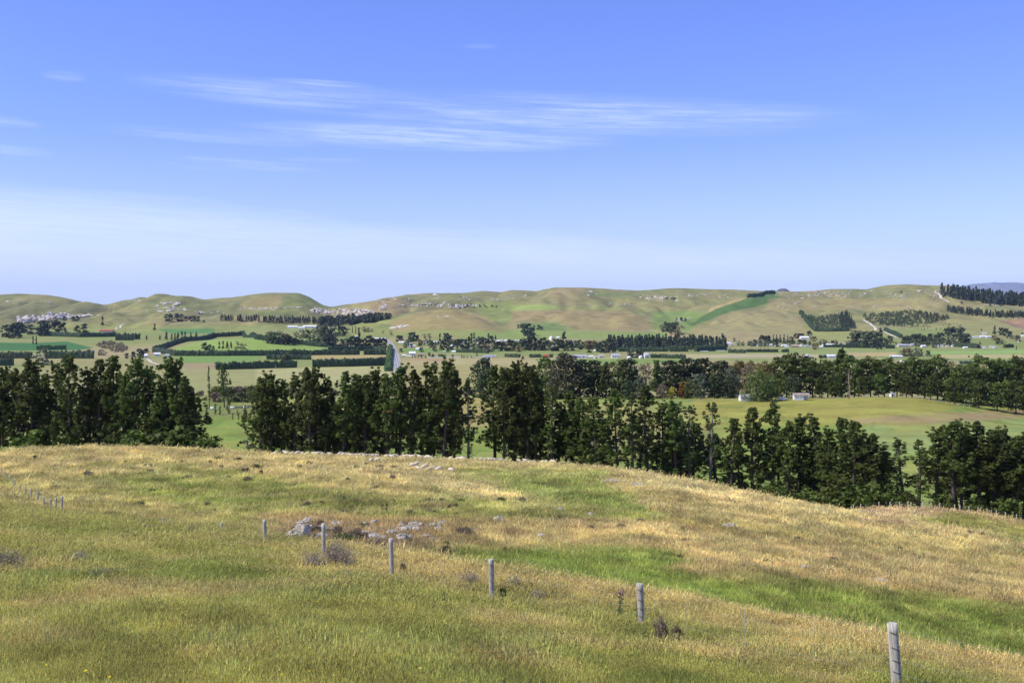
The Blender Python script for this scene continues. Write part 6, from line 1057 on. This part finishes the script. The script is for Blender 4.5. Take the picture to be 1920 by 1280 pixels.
for x, y, hpx, nst, hd, lab in [(1160, 1163, 52, 3, 3, 'bushy pink-flowered thistle left of the middle fence post'), (1192, 1166, 40, 2, 2, 'pink-flowered thistle touching the middle fence post'), (1147, 1150, 26, 1, 2, 'outermost small thistle left of the middle post'), (833, 1138, 36, 2, 1, 'thistle with two pink heads on the open slope'), (842, 1142, 20, 1, 1, 'short thistle beside the two-headed one'), (1640, 1238, 34, 2, 1, 'pink thistle left of the nearest fence post'), (1656, 1240, 28, 1, 2, 'pink thistle close beside the nearest fence post'), (990, 1100, 18, 1, 1, 'small thistle on the fence line between posts')]:
    b = at(x, y, .02); h = 1.2 * hpx / F * b.y; place('thistle', thistle(int(x), 1., nst, hd), b, lab, 'thistle', 'pink thistles', 0, (max(.45, h), max(.45, h), h))
for x, y, hpx, wpx, lab in [(1240, 1205, 42, 22, 'upright dark brown dock plant right of the middle post'), (1268, 1200, 26, 16, 'smaller brown dock plant beside the upright one'), (756, 1076, 20, 10, 'dark little plant right of the fence post with the outcrop'), (942, 1124, 22, 12, 'dark green plant at the foot of the tall fence post'), (1268, 1213, 20, 24, 'pale dry plant under the smaller dock')]:
    b = at(x, y, .02); h = 1.25 * hpx / F * b.y; wd = 1.2 * wpx / F * b.y; place('dock_plant', BRB[int(x) % 3] if 'green' not in lab else GRB[0], b, lab, 'plant', 'dock plants on the near slope', 0, (wd / 1.8, wd / 1.8, h))
# yellow flowers
M_YFL = mat('yellow_petals', lambda t, b: (.80, .62, .02), .6, .2); M_STEM = plain('flower_stem', (.16, .22, .05), .8, .2, 9)
def flower_mesh():
    st = MB(); st.tube([(0, 0, 0), (.01, 0, .12), (0, 0, .22)], [.003, .0025, .0025], 4, cap=False); hd = MB(); V = [(0, 0, .222)]; Fs = []; n = 12
    for j in range(n): a_ = 6.283 * j / n; V += [(.010 * math.cos(a_ - .2), .010 * math.sin(a_ - .2), .222), (.024 * math.cos(a_ - .2), .024 * math.sin(a_ - .2), .232), (.024 * math.cos(a_ + .2), .024 * math.sin(a_ + .2), .232), (.010 * math.cos(a_ + .2), .010 * math.sin(a_ + .2), .222)]; Fs.append((1 + 4 * j, 2 + 4 * j, 3 + 4 * j, 4 + 4 * j))
    hd.add(V, Fs); hd.tube([(0, 0, .214), (0, 0, .226)], [.005, .011], 8); return [('stem', st.mesh('flower_stem', [M_STEM])), ('petals', hd.mesh('petals', [M_YFL]))]
FLW = flower_mesh(); fls = [(8, 1067), (20, 1078), (29, 1077), (33, 1179), (102, 1176), (226, 1144), (224, 1178), (0, 1204), (62, 1250), (79, 1261), (176, 1269), (209, 1277), (274, 1207), (331, 1222), (338, 1204), (387, 1066), (388, 1070), (397, 1126), (405, 1126), (439, 1048), (445, 1056), (323, 1169), (337, 1172), (534, 1237), (573, 1241), (588, 1272), (603, 1269), (614, 1267), (641, 1270), (534, 1275), (742, 1167), (766, 1102), (700, 1085), (677, 1186), (525, 1087), (492, 1084), (541, 1083), (796, 1266), (809, 1190), (803, 1271), (763, 1154), (535, 1128), (600, 1132), (1361, 1233), (1373, 1233), (1549, 1258), (1722, 1215), (1700, 1190), (1836, 1215), (1900, 1210), (1086, 1170), (1084, 1174), (1220, 1156), (1008, 1227), (288, 1053), (468, 1055), (322, 1051)]
fls.sort()
for i, (x, y) in enumerate(fls):
    b = at(x, min(y + 14, 1290), 0); place('yellow_flower', FLW, b, f'small yellow flower in the near grass, {nth(i)} from the left', 'flower', 'yellow flowers in the near grass', random.uniform(0, 6.28), random.uniform(.6, .95), (random.uniform(-.2, .45), random.uniform(-.3, .3), random.uniform(0, 6.28)))

# ------------------------------------------------------------------ the air: faint haze
HAZE = 1.6e-5
hb = MB(); hb.box((0, 25000, 502), (70000, 56000, 1206)); hm = bpy.data.materials.new('haze_air'); hm.use_nodes = True; ht = hm.node_tree; ht.nodes.clear()
ho = ht.nodes.new('ShaderNodeOutputMaterial'); hv = ht.nodes.new('ShaderNodeVolumePrincipled'); hv.inputs['Color'].default_value = (.58, .74, 1, 1); hv.inputs['Density'].default_value = HAZE; hv.inputs['Anisotropy'].default_value = 0.; ht.links.new(hv.outputs[0], ho.inputs['Volume'])
ho_ = tag(link('haze', hb.mesh('haze', [hm])), 'thin blue air between the viewpoint and the hills', None, None, 'stuff'); ho_.display_type = 'WIRE'
